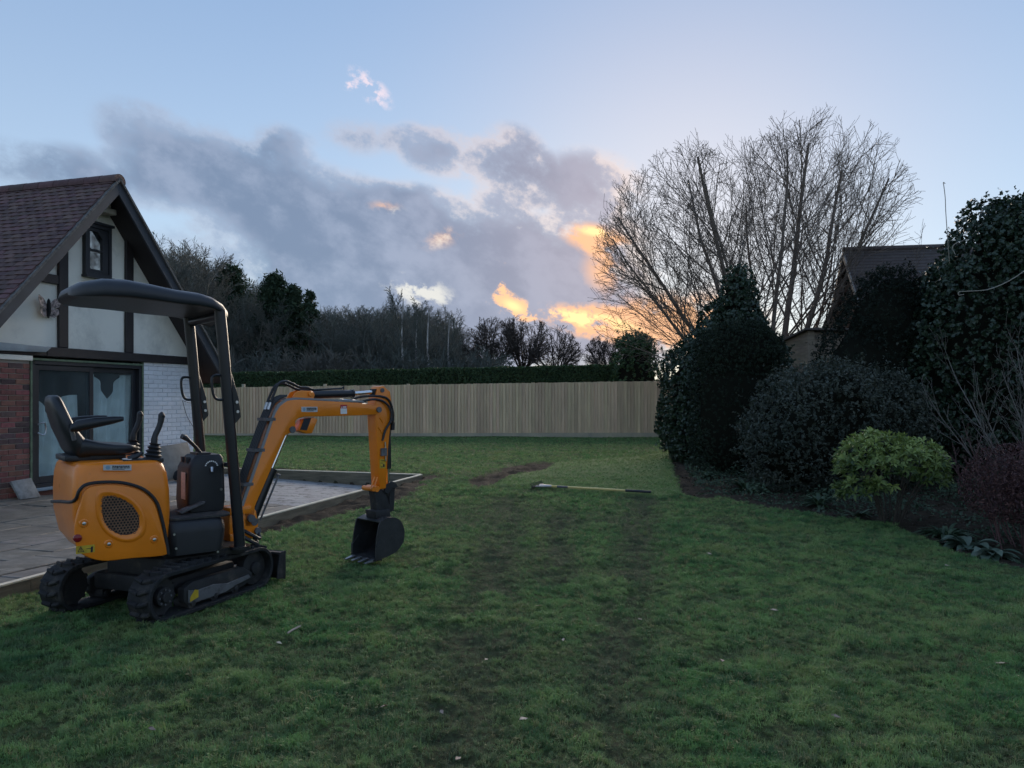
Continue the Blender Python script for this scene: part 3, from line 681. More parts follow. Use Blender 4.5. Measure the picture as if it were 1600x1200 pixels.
# ------------------------------------------------------------------ butterfly, slabs and bag by the house wall
def build_by_house():
    P_ = lambda px, py, t: (lambda d: house(d[0], t, d[1]))(on_plane(px, py, HO, HU))
    c = P_(71, 481, .03); r = empty('butterfly_ornament', c, 'butterfly wall ornament with spread patterned wings on the cream render', 'ornament')
    Mh = frame(c, HU)
    M_w = mat('butterfly_wing', (.55, .43, .40), .6, col2=(.02, .02, .022), vscale=22)
    for sg in (-1, 1):
        up = [(0, .02), (sg*.10, .13), (sg*.20, .17), (sg*.215, .11), (sg*.17, .02), (sg*.05, -.01)]
        lw = [(0, .0), (sg*.06, -.012), (sg*.165, .0), (sg*.17, -.08), (sg*.10, -.14), (sg*.02, -.12)]
        for poly in (up, lw):
            m = MB(Mh); n = len(poly); f = lambda x: -.015-.22*abs(x)
            m.add([Vector((x*.92, f(x), z)) for x, z in poly]+[Vector((x*.92, f(x)+.008, z)) for x, z in poly], [tuple(range(n)), tuple(range(2*n-1, n-1, -1))]+[(i, (i+1) % n, (i+1) % n+n, i+n) for i in range(n)])
            m.build('wing', M_w, r)
    m = MB(Mh); m.tube([(0, -.02, -.15), (0, -.035, -.05), (0, -.035, .05), (0, -.03, .10), (0, -.03, .13)], [.012, .03, .026, .02, .008], 8); m.build('body', M_dark, r)
    # broken paving slab leaning on the brick
    M_st = mat('riven_slab', (.16, .155, .15), .8, col2=(.30, .30, .29), vscale=9, bump=.006, bscale=25)
    def leaning(name, s0, s1, z0, h, t0, t1, th, m_, label, cat, skew=0):
        m = MB(); a = house(s0, t0, z0); b = house(s1, t0, z0); up = Vector((0, 0, h))+HV*(t1-t0); n = HV*th+Vector((0, 0, th*.3))
        vs = [a, b, b+up+HU*skew, a+up*.94+HU*skew]; vs = vs+[v+n for v in vs]
        m.add(vs, [(3, 2, 1, 0), (4, 5, 6, 7), (0, 1, 5, 4), (1, 2, 6, 5), (2, 3, 7, 6), (3, 0, 4, 7)])
        tag(m.build(name, m_, None, bevel=.008), label, cat)
    s0 = on_plane(14, 770, HO, HU)[0]; s1 = on_plane(46, 770, HO, HU)[0]
    leaning('stone_slab', s0, s1, .10, .27, .17, .05, .04, M_st, 'square mottled stone slab leaning on the red brick wall', 'slab', -.05)
    s0 = on_plane(238, 740, HO, HU)[0]; s1 = on_plane(287, 740, HO, HU)[0]
    leaning('leaning_board', s0, s1, .10, .60, .30, .06, .025, mat('grey_board', (.24, .23, .21), .85, var=.25, vscale=7, bump=.002), 'grey board leaning on the white painted brick wall', 'board', .0)
    c = house(s0+.28, .48, .10); r = empty('tool_bag', c, 'low black and dark pink tool bag on the patio by the leaning board', 'bag')
    M = frame(c, HU)
    MB(M).loft([[Vector((x*sx, y*sy, z)) for x, y in ((-.24, -.10), (-.1, -.13), (.1, -.13), (.24, -.10), (.25, .08), (0, .12), (-.25, .08))] for z, sx, sy in ((0, .95, .95), (.06, 1.05, 1.05), (.15, .95, .8), (.19, .7, .45))]).build('body', mat('black_nylon', (.018, .018, .022), .7, bump=.004, bscale=30), r, bevel=.015)
    m = MB(M)
    for x in (-.2, -.08): m.box((x, -.145, .03), (x+.09, -.13, .13))
    m.build('pocket', mat('dark_pink_nylon', (.20, .03, .07), .7), r, bevel=.006)
    MB(M).tube(spline([(-.16, 0, .17), (-.10, 0, .27), (.10, 0, .27), (.16, 0, .17)], 6), .012, 6).build('handle', M_dark, r)
build_by_house()

# ------------------------------------------------------------------ closeboard fence
M_fence = mat('feather_edge_board', (.72, .545, .355), .8, col2=(.57, .43, .285), vscale=2.2, bump=.003, bscale=26, rand=.15, stretch=(5, 5, .45), dirt=((.28, .21, .13), .66, .72, 7))
M_gravelboard = mat('gravel_board', (.50, .44, .32), .85, col2=(.36, .33, .26), vscale=1.8, bump=.003, bscale=40)
FE0, FE1 = Vector((-12.6, 27.9, 0)), Vector((6.6, 26.0, 0))
def fence_frame(): return (FE1-FE0).normalized(), (FE1-FE0).length
def build_fence():
    d, Ln = fence_frame(); n = Vector((d.y, -d.x, 0))          # towards the camera
    root = empty('closeboard_fence', (FE0+FE1)/2, 'long pale timber closeboard fence across the far end of the lawn', 'fence')
    base = lambda k: .06+.12*k; top = lambda k: base(k)+1.79+.13*k
    pitch = .112; nb = int(Ln/pitch); rnd = random.Random(9)
    for i in range(nb):
        k = i/nb; p = FE0+d*(i*pitch); z0, z1 = base(k)+.16, top(k)+rnd.uniform(-.008, .008)
        m = MB(); w = .122; t0, t1 = .005, .030
        o0, o1 = n*(.012), n*(.012+.012)
        q = [p, p+d*w]
        a0, a1 = q[0]+n*.004, q[1]+n*.010
        vs = [a0, a1, a1+n*t1, a0+n*t0]
        vs = [v+Vector((0, 0, z0)) for v in vs]+[v+Vector((0, 0, z1)) for v in vs]
        m.add([v-(p+Vector((0, 0, z0))) for v in vs], [(3, 2, 1, 0), (4, 5, 6, 7), (0, 1, 5, 4), (1, 2, 6, 5), (2, 3, 7, 6), (3, 0, 4, 7)])
        me = m.mesh('board', M_fence); o = link('board', me, root); o.location = p+Vector((0, 0, z0))-root.location
    seg = 3.0; i = 0
    while i*seg < Ln:
        k0, k1 = i*seg/Ln, min((i+1)*seg/Ln, 1); p0, p1 = FE0+d*(k0*Ln+.004), FE0+d*(k1*Ln-.004)
        m = MB(); vs = []
        for p, k in ((p0, k0), (p1, k1)):
            for off, z in ((n*.0, -.1), (n*.036, -.1), (n*.036, .158), (n*.0, .158)): vs.append(p+off+Vector((0, 0, base(k)+z)))
        m.add(vs, [(0, 1, 2, 3), (7, 6, 5, 4), (0, 4, 5, 1), (1, 5, 6, 2), (2, 6, 7, 3), (3, 7, 4, 0)]); m.build('gravel_board', M_gravelboard, root)
        m = MB(); q = p0-n*.06; m.box((-.05, -.05, -.3), (.05, .05, 2.0), Matrix.Translation(q)); m.build('post', M_gravelboard, root)
        for z in (.4, 1.0, 1.65):
            m = MB(); m.tube([p0-n*.03+Vector((0, 0, base(k0)+z)), p1-n*.03+Vector((0, 0, base(k1)+z))], .035, 4); m.build('rail', M_gravelboard, root)
        i += 1
build_fence()

# ------------------------------------------------------------------ mini excavator
M_or = mat('excavator_orange', (.92, .250, .010), .34, var=.16, vscale=2.2, bump=.0010, bscale=90, coat=.3, dirt=((.30, .15, .055), .62, .84, 7.5))
M_blk = mat('black_plastic', (.018, .020, .024), .5, var=.3, vscale=7, bump=.0012, bscale=140, dirt=((.07, .065, .06), .62, .80, 6))
M_pst = mat('black_paint', (.012, .014, .019), .32, var=.2, vscale=6, dirt=((.05, .05, .05), .70, .82, 12))
M_rub = mat('muddy_rubber', (.014, .015, .017), .8, var=.3, vscale=12, bump=.006, bscale=40, dirt=((.062, .055, .048), .52, .68, 9))
M_und = mat('muddy_steel', (.022, .022, .024), .7, var=.3, vscale=9, bump=.003, bscale=50, dirt=((.075, .066, .058), .54, .70, 7))
M_gsteel = mat('grey_steel', (.14, .14, .15), .5, var=.3, vscale=8, dirt=((.05, .045, .04), .5, .7, 11))
M_chr = mat('chrome_rod', (.75, .76, .78), .12, 1.)
M_seat = mat('seat_vinyl', (.016, .018, .022), .38, bump=.0015, bscale=80)
M_hose = mat('rubber_hose', (.022, .023, .027), .5)
M_silver = mat('silver_plate', (.50, .52, .54), .4, .3)
M_white = mat('white_sticker', (.75, .75, .74), .6)
M_redst = mat('red_sticker', (.42, .02, .04), .5)
M_yel = mat('yellow_sticker', (.62, .42, .03), .5, var=.3, vscale=20)
M_ink = mat('black_ink', (.012, .014, .02), .6)
M_bkt = mat('worn_bucket_steel', (.030, .031, .034), .5, var=.4, vscale=9, bump=.003, bscale=40, dirt=((.085, .075, .066), .58, .72, 8))
def build_excavator():
    C = Vector((-2.53, 5.73, 0)); TH = R(50)
    H = Vector((math.sin(TH), math.cos(TH), 0)); RT = Vector((math.cos(TH), -math.sin(TH), 0))      # machine forward, machine right (towards the camera)
    root = empty('mini_excavator', C, 'orange and black mini excavator with canopy parked on the lawn by the patio', 'excavator')
    MU = frame(C, H)                            # local x forward, y left (= -right), z up
    def U(): return MB(MU)
    def side(px, py, b): a, z = on_plane(px, py, C+RT*b, H); return a, z
    # ---------------- undercarriage
    T = R(20.2); D = Vector((math.sin(T), math.cos(T), 0)); Pl = Vector((-math.cos(T), math.sin(T), 0)); MT = frame(C, D)
    rr, hl = .162, .47
    def stadium(r, hl, off=0., n=12):
        pts = [( hl+r*math.cos(R(a)), rr+.012+r*math.sin(R(a))) for a in np.linspace(-90, 90, n)]+[(-hl+r*math.cos(R(a)), rr+.012+r*math.sin(R(a))) for a in np.linspace(90, 270, n)]
        return pts
    lug = None
    for sg, nm in ((-1, 'near'), (1, 'far')):
        y0 = -.34 if sg < 0 else .45
        m = MB(MT); out, inn = stadium(rr, hl), stadium(rr-.028, hl); n = len(out); w = .095
        vs = [Vector((x, y0-w, z)) for x, z in out]+[Vector((x, y0+w, z)) for x, z in out]+[Vector((x, y0-w, z)) for x, z in inn]+[Vector((x, y0+w, z)) for x, z in inn]
        fs = []
        for i in range(n):
            j = (i+1) % n; fs += [(i, j, n+j, n+i), (2*n+i, 3*n+i, 3*n+j, 2*n+j), (i, 2*n+i, 2*n+j, j), (n+i, n+j, 3*n+j, 3*n+i)]
        m.add(vs, fs); tr = m.build('track', M_rub, root, bevel=.004, seg=1)
        per = 4*hl+2*math.pi*rr; nl = 38
        if lug is None:
            lg = MB(); 
            for q in (-1, 1):
                lg.add([Vector(p) for p in ((-.020, .004*q, -.006), (.020, .004*q, -.006), (.034, .078*q, -.006), (.006, .078*q, -.006), (-.012, .004*q, .022), (.012, .004*q, .022), (.028, .076*q, .022), (.012, .076*q, .022))], [(3, 2, 1, 0), (4, 5, 6, 7), (0, 1, 5, 4), (1, 2, 6, 5), (2, 3, 7, 6), (3, 0, 4, 7)])
            lug = lg.mesh('lug', M_rub, .004, seg=1)
        for i in range(nl):
            u = per*i/nl
            if u < 2*hl: x, z, a = -hl+u, .012, 180
            elif u < 2*hl+math.pi*rr: q = (u-2*hl)/rr; x, z, a = hl+rr*math.sin(q), rr+.012-rr*math.cos(q), 180-math.degrees(q)
            elif u < 4*hl+math.pi*rr: x, z, a = hl-(u-2*hl-math.pi*rr), 2*rr+.012, 0
            else: q = (u-4*hl-math.pi*rr)/rr; x, z, a = -hl-rr*math.sin(q), rr+.012+rr*math.cos(q), -math.degrees(q)
            o = link('lug', lug, tr); Mx = MT @ Matrix.Translation((x, y0, z)) @ Matrix.Rotation(R(a), 4, 'Y')
            o.matrix_local = Matrix.Translation(-C) @ Mx
        # side frame, sprocket, idler, rollers
        yo = y0+sg*.055
        m = MB(MT); m.prism([(-.30, .10), (-.26, .06), (.26, .06), (.40, .09), (.42, .15), (.30, .22), (-.22, .22), (-.30, .19)], min(yo-sg*.05, yo+sg*.012), max(yo-sg*.05, yo+sg*.012)); m.build('track_frame', M_und, root, bevel=.01)
        m = MB(MT); m.prism([(-.27, .085), (-.20, .072), (.10, .075), (.22, .10), (.38, .12), (.36, .15), (.12, .135), (-.02, .16), (-.19, .155), (-.27, .175)], min(yo+sg*.014, yo+sg*.022), max(yo+sg*.014, yo+sg*.022)); m.build('skid_plate', M_gsteel, root, bevel=.003, seg=1)
        m = MB(MT)
        m.disc((-hl, y0, rr+.012), (0, 1, 0), rr-.035, .05, 22)
        for k in range(11):
            a = 2*math.pi*k/11; m.box((-.012, y0-.022, -.012), (.012, y0+.022, .02), Matrix.Translation((-hl, 0, rr+.012)) @ Matrix.Rotation(a, 4, 'Y') @ Matrix.Translation((0, 0, rr-.04)))
        m.disc((-hl, y0+sg*.04, rr+.012), (0, 1, 0), .065, .05, 18); m.disc((-hl, y0+sg*.07, rr+.012), (0, 1, 0), .035, .03, 12)
        sp = m.build('sprocket', M_und, root, bevel=.003, seg=1)
        m = MB(MT)
        for k in range(8): a = 2*math.pi*k/8; m.disc((-hl+.05*math.cos(a), y0+sg*.068, rr+.012+.05*math.sin(a)), (0, 1, 0), .007, .012, 6)
        m.build('bolt', M_gsteel, sp)
        m = MB(MT); m.disc((hl, y0, rr+.012), (0, 1, 0), rr-.032, .07, 24); m.disc((hl, y0+sg*.04, rr+.012), (0, 1, 0), .05, .04, 14); m.build('idler', M_und, root, bevel=.006)
        for x in (-.22, 0, .22):
            m = MB(MT); m.disc((x, y0, .075), (0, 1, 0), .042, .13, 16); m.disc((x, y0, .075), (0, 1, 0), .022, .155, 12); m.build('roller', M_und, root, bevel=.004)
        if sg < 0:
            m = MB(MT); yl = yo-.0232; m.add([Vector((-.255, yl, .09)), Vector((-.175, yl, .105)), Vector((-.175, yl, .155)), Vector((-.21, yl, .165)), Vector((-.255, yl, .12))], [(4, 3, 2, 1, 0)]); m.build('warning_label', M_yel, root)
    m = MB(MT); m.box((-.32, -.30, .13), (.34, .40, .25)); m.box((-.3, -.24, .25), (.26, .3, .38)); m.build('undercarriage', M_und, root, bevel=.02)
    m = MB(MT); m.disc((0, 0, .345), (0, 0, 1), .27, .05, 40); m.build('slew_ring', M_gsteel, root, bevel=.005)
    # dozer blade on two arms
    m = MB(MT)
    prof = [(.755, .03), (.735, .10), (.735, .18), (.75, .255), (.763, .258), (.75, .18), (.752, .10), (.772, .03)]
    m.prism(prof, -.45, .53)
    for y in (-.45, .525): m.prism([(.66, .05), (.77, .03), (.772, .26), (.70, .255)], y, y+.014)
    m.box((.70, -.44, .235), (.745, .52, .255))
    bl = m.build('dozer_blade', M_und, root, bevel=.003, seg=1)
    for y in (-.2, .2):
        m = MB(MT); m.prism([(.25, .14), (.25, .19), (.74, .17), (.74, .10)], y-.03, y+.03); m.build('blade_arm', M_und, bl, bevel=.006)
    # ---------------- upper structure
    def rrect(a0, a1, b0, b1, r, n=7):
        pts = []
        for cx, cy, s in ((a1-r, b1-r, 0), (a0+r, b1-r, 90), (a0+r, b0+r, 180), (a1-r, b0+r, 270)):
            pts += [(cx+r*math.cos(R(s+90*k/n)), cy+r*math.sin(R(s+90*k/n))) for k in range(n+1)]
        return pts
    m = U(); rings = []
    for z, a0, a1, hb, r in ((.415, -.46, -.12, .30, .075), (.43, -.53, -.115, .35, .075), (.47, -.61, -.11, .375, .075), (.56, -.672, -.105, .385, .075), (.72, -.704, -.10, .39, .075), (.86, -.708, -.105, .39, .075), (.98, -.702, -.12, .385, .075), (1.04, -.69, -.14, .372, .075), (1.068, -.67, -.165, .352, .075), (1.078, -.62, -.21, .31, .075)):
        rings.append([Vector((x, y, z)) for x, y in rrect(a0, a1, -hb, hb, r)])
    m.loft(rings); cowl = m.build('engine_cowl', M_or, root, ang=50)
    # right-hand side door: proud of the cowl, following its curve
    bsurf = .392
    outline_px = [(126, 782), (131, 768), (142, 760), (165, 757), (195, 759), (222, 768), (240, 786), (249, 812), (257, 846), (260, 866), (205, 872), (160, 876), (128, 866), (118, 850), (116, 820)]
    ol = [side(px, py, bsurf) for px, py in outline_px]
    ol = [(p.x, p.z) for p in spline([Vector((a, 0, z)) for a, z in ol+[ol[0]]], 5)[:-1]]
    m = U(); m.prism([(a, z) for a, z in ol], -.408, -.380); m.build('side_door', M_or, root, bevel=.010, seg=3, ang=50)
    # black seal between hood and door, running round to the rear
    trim_px = [(84, 783), (100, 783), (113, 779), (124, 766), (136, 756.5), (165, 753), (196, 755), (225, 765), (244, 784), (253, 812), (260, 846), (263, 866)]
    tp = [side(px, py, .40) for px, py in trim_px]
    m = U(); pts = spline([Vector((-.712, .33, .762))]+[Vector((a if i > 2 else (-.712, -.708, -.692)[i], -(.404 if i > 2 else (.0, .30, .380)[i]), z if i > 2 else (.795, .822, .852)[i])) for i, (a, z) in enumerate(tp)], 5); m.tube(pts, .011, 8); m.build('door_seal', M_blk, root)
    # grille: recessed dish with a perforated plate
    dish_px = [(157, 790), (159, 777), (169, 773), (186, 776), (203, 785), (216, 800), (220, 817), (215, 831), (201, 838), (184, 836), (168, 825), (159, 808)]
    dish = [side(px, py, .41) for px, py in dish_px]; cx = sum(a for a, z in dish)/len(dish); cz = sum(z for a, z in dish)/len(dish)
    dsm = [(p.x, p.z) for p in spline([Vector((a, 0, z)) for a, z in dish+[dish[0]]], 4)[:-1]]
    sc = lambda k: [(cx+(a-cx)*k, cz+(z-cz)*k) for a, z in dsm]
    m = U(); n = len(dsm); rg = []
    for k, b in ((1.28, .4085), (1.21, .4165), (1.12, .4185), (1.03, .414), (.93, .4095)): rg.append([Vector((a, -b, z)) for a, z in sc(k)])
    m.loft(rg, caps=False); m.build('grille_surround', M_or, root, ang=60)
    m = U(); m.add([Vector((a, -.4086, z)) for a, z in sc(.96)], [tuple(range(n))]); m.build('grille_backing', M_dark, root)
    M_gr = mat('grille_mesh', (.22, .12, .07), .6, .2, var=.4, vscale=18)
    m = U(); hx = .0118; poly = [Vector((a, z)) for a, z in sc(.93)]
    def inside(x, z):
        c = False
        for i in range(n):
            (x0, z0), (x1, z1) = poly[i], poly[(i+1) % n]
            if (z0 > z) != (z1 > z) and x < (x1-x0)*(z-z0)/(z1-z0)+x0: c = not c
        return c
    for i in range(-16, 17):
        for j in range(-16, 17):
            x = cx+(i+(j % 2)*.5)*hx*1.732; z = cz+j*hx*1.5
            if not inside(x, z): continue
            o_ = [Vector((x+hx*math.sin(R(60*k)), -.4125, z+hx*math.cos(R(60*k)))) for k in range(6)]; i_ = [Vector((x+hx*.62*math.sin(R(60*k)), -.4125, z+hx*.62*math.cos(R(60*k)))) for k in range(6)]
            m.add(o_+i_, [(k, (k+1) % 6, 6+(k+1) % 6, 6+k) for k in range(6)])
    m.build('grille', M_gr, root)
    # recessed bolts, reflector, stickers
    for px, py in ((131, 818), (170, 850), (241, 843)):
        a, z = side(px, py, .41); m = U(); m.tube([(a, -.4075, z), (a, -.4125, z)], [.030, .022], 20, caps=False); m.disc((a, -.4085, z), (0, 1, 0), .021, .004, 18); b_ = m.build('bolt_cup', M_or, root)
        m = U(); m.disc((a, -.414, z), (0, 1, 0), .012, .012, 10); m.build('bolt', M_metal, b_, bevel=.002)
    a, z = side(121, 841, .41); m = U(); m.tube([(a, -.407, z), (a, -.418, z), (a, -.423, z)], [.026, .025, .015], 20); m.build('reflector', mat('red_reflector', (.22, .01, .015), .2), root)
    def plate(b, x0, y0, x1, y1, m_, name, parent=root, off=0.):
        (a0, z0), (a1, z1) = side(x0, y0, b), side(x1, y1, b); m = U()
        m.box((a0, -b-.0025-off, min(z0, z1)), (a1, -b-off, max(z0, z1))); return m.build(name, m_, parent)
    lb = plate(.409, 118.5, 866, 148, 850.5, M_yel, 'warning_label')
    m = U(); q = lambda px, py: (lambda d: Vector((d[0], -.4122, d[1])))(side(px, py, .412))
    tri = [q(121, 863), q(132, 862.5), q(126, 853.5)]; ctr = sum(tri, Vector())/3; inn = [ctr+(v-ctr)*.68 for v in tri]
    m.add(tri+inn, [(0, 1, 4, 3), (1, 2, 5, 4), (2, 0, 3, 5)]); m.add([q(126, 861), q(127.2, 861), q(127, 856.5), q(125.8, 856.5)], [(0, 1, 2, 3)])
    m.add([q(135, 858), q(142, 857.5), q(142, 856.5), q(135, 857)], [(0, 1, 2, 3)]); m.add([q(141.5, 863), q(145, 862.5), q(145.5, 853.5), q(142, 854.5)], [(0, 1, 2, 3)])
    m.build('pictogram', M_ink, lb)
    def logo(name, P, parent):                  # plate with a round emblem and a row of dark lettering, too small to read
        m = MB(); a, b, c, d = P(0, 0), P(1, 0), P(1, 1), P(0, 1); nrm = (b-a).cross(d-a).normalized(); th = nrm*.002
        m.add([a, b, c, d]+[v-th for v in (a, b, c, d)], [(0, 1, 2, 3), (7, 6, 5, 4), (0, 4, 5, 1), (1, 5, 6, 2), (2, 6, 7, 3), (3, 7, 4, 0)]); o = m.build(name, M_silver, parent)
        off = nrm*.0008; em = MB(); em.add([P(.165+.085*math.cos(t), .5+.34*math.sin(t))+off for t in np.linspace(0, 2*math.pi, 16, endpoint=False)], [tuple(range(16))]); em.build('emblem', mat('pale_blue_ink', (.22, .34, .46), .5), o)
        lt = MB()
        for k, (x0, x1) in enumerate(((.32, .39), (.405, .47), (.485, .53), (.545, .62), (.635, .67), (.685, .76), (.775, .85), (.865, .93))):
            for r_ in ((x0, .68, x1, .82), (x0, .34, x0+.025, .67), (x1-.025, .34, x1, .67)): lt.add([P(r_[0], r_[1])+off, P(r_[2], r_[1])+off, P(r_[2], r_[3])+off, P(r_[0], r_[3])+off], [(0, 1, 2, 3)])
        lt.add([P(.32, .16)+off, P(.76, .16)+off, P(.76, .26)+off, P(.32, .26)+off], [(0, 1, 2, 3)])
        lt.build('lettering', M_ink, o)
    def Pc(u, v): a, z = side(161+44*u, 735-9*v, .392); return MU @ Vector((a, -.398, z))
    logo('name_plate', Pc, root)
    # floor and black side box
    m = U(); m.loft([[Vector((x, y, z)) for x, y in rrect(-.13, a1, -hb, hb, r)] for z, a1, hb, r in ((.375, .22, .34, .06), (.40, .27, .385, .08), (.55, .285, .392, .08), (.615, .275, .385, .08), (.635, .25, .36, .07))]); m.build('side_cover', M_blk, root, ang=50)
    m = U()
    for a, z in (side(272, 835, .39), side(275, 857, .39), side(340, 862, .39)): m.disc((a, -.394, z), (0, 1, 0), .008, .006, 8)
    m.build('cover_bolt', M_metal, root)
    m = U(); m.loft([[Vector((x, y, z)) for x, y in rrect(-.12, .34, -.36, .36, .10)] for z in (.637, .655)]); m.build('floor_mat', mat('floor_mat', (.030, .030, .031), .85, bump=.003, bscale=60, dirt=((.10, .09, .08), .5, .68, 7)), root, bevel=.004)
    m = U(); m.box((-.1, -.30, .34), (.45, .30, .40)); m.build('main_frame', M_und, root, bevel=.01)
    m = U(); m.box((.10, -.30, .395), (.44, .30, .403)); m.build('frame_plate', mat('rusty_edge', (.16, .10, .06), .8, var=.4, vscale=9), root)
    # control console with levers, scale and sticker
    m = U(); rings = []
    for z, a0, a1, hb, r in ((.66, .085, .345, .15, .03), (.74, .075, .355, .155, .035), (.98, .085, .35, .15, .035), (1.05, .12, .345, .14, .035), (1.075, .15, .33, .125, .03)): rings.append([Vector((x, y, z)) for x, y in rrect(a0, a1, -hb, hb, r, 4)])
    m.loft(rings); con = m.build('control_console', M_blk, root, ang=45)
    m = U(); m.add([Vector((.0745, y, z)) for y, z in ((-.10, .75), (.0, .75), (.0, .95), (-.10, .95))], [(0, 1, 2, 3)]); m.build('sticker', mat('grubby_sticker', (.58, .58, .60), .7, var=.3, vscale=40), con)
    m = U(); c0 = Vector((.245, -.157, .985))
    for k in range(9):
        a0, a1 = R(10+k*18), R(10+k*18+13); r0, r1 = .040, .050
        m.add([c0+Vector((math.cos(t)*r, 0, math.sin(t)*r)) for t, r in ((a0, r0), (a1, r0), (a1, r1), (a0, r1))], [(0, 1, 2, 3)])
    m.build('throttle_scale', M_white, con)
    m = U(); m.tube([c0+Vector((0, .0, .0)), c0+Vector((.0, -.012, -.035))], .012, 8); m.disc(c0+Vector((.07, .0, -.17)), (0, 1, 0), .010, .01, 10); m.build('knob', M_metal, con)
    m = U(); m.box((.09, -.06, 1.02), (.12, -.03, 1.06), Matrix.Identity(4)); m.box((.09, .03, 1.02), (.12, .06, 1.06)); m.build('switch', M_hose, con)
    for y, dx in ((-.05, 0), (.05, .02)):
        m = U(); m.tube([(.22+dx, y, 1.06), (.17+dx, y, 1.13), (.12+dx, y, 1.18), (.09+dx, y, 1.205), (.07+dx, y, 1.215)], [.012, .011, .012, .02, .018], 8); m.build('travel_lever', M_hose, con)
    m = U(); m.loft([[Vector((x, y, z)) for x, y in rrect(.16, .27, -.09, .09, .02, 3)] for z in (1.06, 1.09)]); m.build('lever_boot', M_hose, con)
    m = U(); m.box((.34, -.30, .985), (.40, -.14, 1.015)); m.build('bracket', M_blk, con)
    m = U(); m.prism([(.02, .66), (.18, .72), (.19, .735), (.17, .74), (.0, .675)], -.20, -.12); m.build('foot_pedal', M_gsteel, root, bevel=.004, seg=1)
    # seat
    def lathe_box(rings_): mm = U(); mm.loft(rings_); return mm
    m = U(); rings = []
    for x, z0, z1, hb in ((-.66, 1.10, 1.22, .17), (-.62, 1.10, 1.235, .21), (-.52, 1.10, 1.205, .225), (-.42, 1.10, 1.185, .23), (-.33, 1.105, 1.18, .225), (-.285, 1.115, 1.168, .19), (-.27, 1.13, 1.15, .14)):
        zc, hz = (z0+z1)/2, (z1-z0)/2; rings.append([Vector((x, hb*math.copysign(abs(math.cos(t))**.55, math.cos(t)), zc+hz*math.copysign(abs(math.sin(t))**.6, math.sin(t))+(.012*(math.cos(t)**2) if math.sin(t) > 0 else 0))) for t in np.linspace(0, 2*math.pi, 24, endpoint=False)])
    m.loft(rings); seat = m.build('seat', M_seat, root, ang=60)
    m = U(); rings = []
    for z, x, th, hb in ((1.10, -.60, .06, .17), (1.15, -.62, .075, .20), (1.21, -.648, .07, .205), (1.30, -.70, .055, .205), (1.40, -.735, .048, .195), (1.47, -.755, .042, .165), (1.505, -.762, .034, .125), (1.52, -.762, .018, .09)):
        rings.append([Vector((x+th*math.copysign(abs(math.cos(t))**.6, math.cos(t)), hb*math.copysign(abs(math.sin(t))**.55, math.sin(t)), z)) for t in np.linspace(0, 2*math.pi, 24, endpoint=False)])
    m.loft(rings); m.build('backrest', M_seat, root, ang=60)
    for y in (-.235, .235):
        m = U(); m.loft([[Vector((x, y+.028*math.cos(t), z+hz*math.sin(t))) for t in np.linspace(0, 2*math.pi, 12, endpoint=False)] for x, z, hz in ((-.70, 1.30, .02), (-.66, 1.315, .04), (-.55, 1.335, .036), (-.44, 1.35, .026), (-.38, 1.358, .016))]); m.build('armrest', M_seat, root, ang=60)
        m = U(); m.tube([(-.67, y*.86, 1.22), (-.69, y*.94, 1.30)], .014, 8); m.build('armrest_bracket', M_gsteel, root)
    m = U(); m.box((-.72, -.16, 1.075), (-.34, .16, 1.115)); m.build('seat_base', M_blk, root, bevel=.01)
    m = U(); m.box((-.40, -.33, 1.055), (-.14, -.20, 1.082)); m.box((-.40, .20, 1.055), (-.14, .33, 1.082)); m.build('lever_plate', M_blk, root, bevel=.005)
    # joysticks with bellows
    for y in (-.275, .275):
        m = U(); rs = []; ps = []
        for k in range(9): ps.append((-.20+.002*k, y, 1.075+.0135*k)); rs.append((.066 if k % 2 == 0 else .050)-.0032*k)
        m.tube(ps, rs, 16); m.build('bellows', M_hose, root, ang=30)
        m = U(); m.tube(spline([(-.19, y, 1.17), (-.185, y, 1.23), (-.16, y, 1.29), (-.145, y, 1.34), (-.14, y, 1.375), (-.125, y, 1.385)], 4), [.022]*4+[.019]*4+[.019]*4+[.021]*4+[.024]*4+[.018], 10); m.build('joystick', M_hose, root, ang=50)
    m = U(); m.tube([(-.36, -.30, 1.085), (-.31, -.30, 1.10), (-.27, -.30, 1.125)], [.022, .018, .012], 8); m.build('safety_lever', M_hose, root)
    m = U(); m.loft([[Vector((-.36+.02*math.cos(t)*1.6, -.27+.06*math.sin(t), z)) for t in np.linspace(0, 2*math.pi, 10, endpoint=False)] for z in (1.078, 1.086)]); m.build('rag', M_white, root)
    # canopy posts, brackets and grab handles
    for y in (-.35, .35):
        m = U(); pts = [Vector((.386, y, .40)), Vector((.36, y, .72)), Vector((.315, y, 1.25)), Vector((.27, y, 1.80)), Vector((.238, y, 2.14))]
        m.tube(spline(pts, 5), .040, 16); post = m.build('canopy_post', M_pst, root, ang=60)
        g = lambda z: .386-(z-.40)*.0855
        m = U(); m.prism([(g(1.32)+.03, 1.30), (g(1.34)+.085, 1.36), (g(1.5)+.082, 1.50), (g(1.68)+.045, 1.68), (g(1.68)+.03, 1.68)], y-.012, y+.012); m.build('post_bracket', M_pst, post, bevel=.003, seg=1)
        for z in (1.40, 1.47):
            m = U(); m.disc((g(z)+.062, y-.016, z), (0, 1, 0), .011, .014, 10); m.build('bolt', M_metal, post)
        m = U(); m.tube(spline([(g(1.66), y-.0, 1.66), (g(1.66)-.075, y, 1.665), (g(1.63)-.10, y, 1.63), (g(1.56)-.095, y, 1.53), (g(1.50)-.07, y, 1.49), (g(1.49), y, 1.49)], 5), .010, 8); m.build('grab_handle', M_pst, post)
        m = U(); m.disc((.386, y, .40), (0, 0, 1), .075, .02, 18); m.build('foot_plate', M_pst, post)
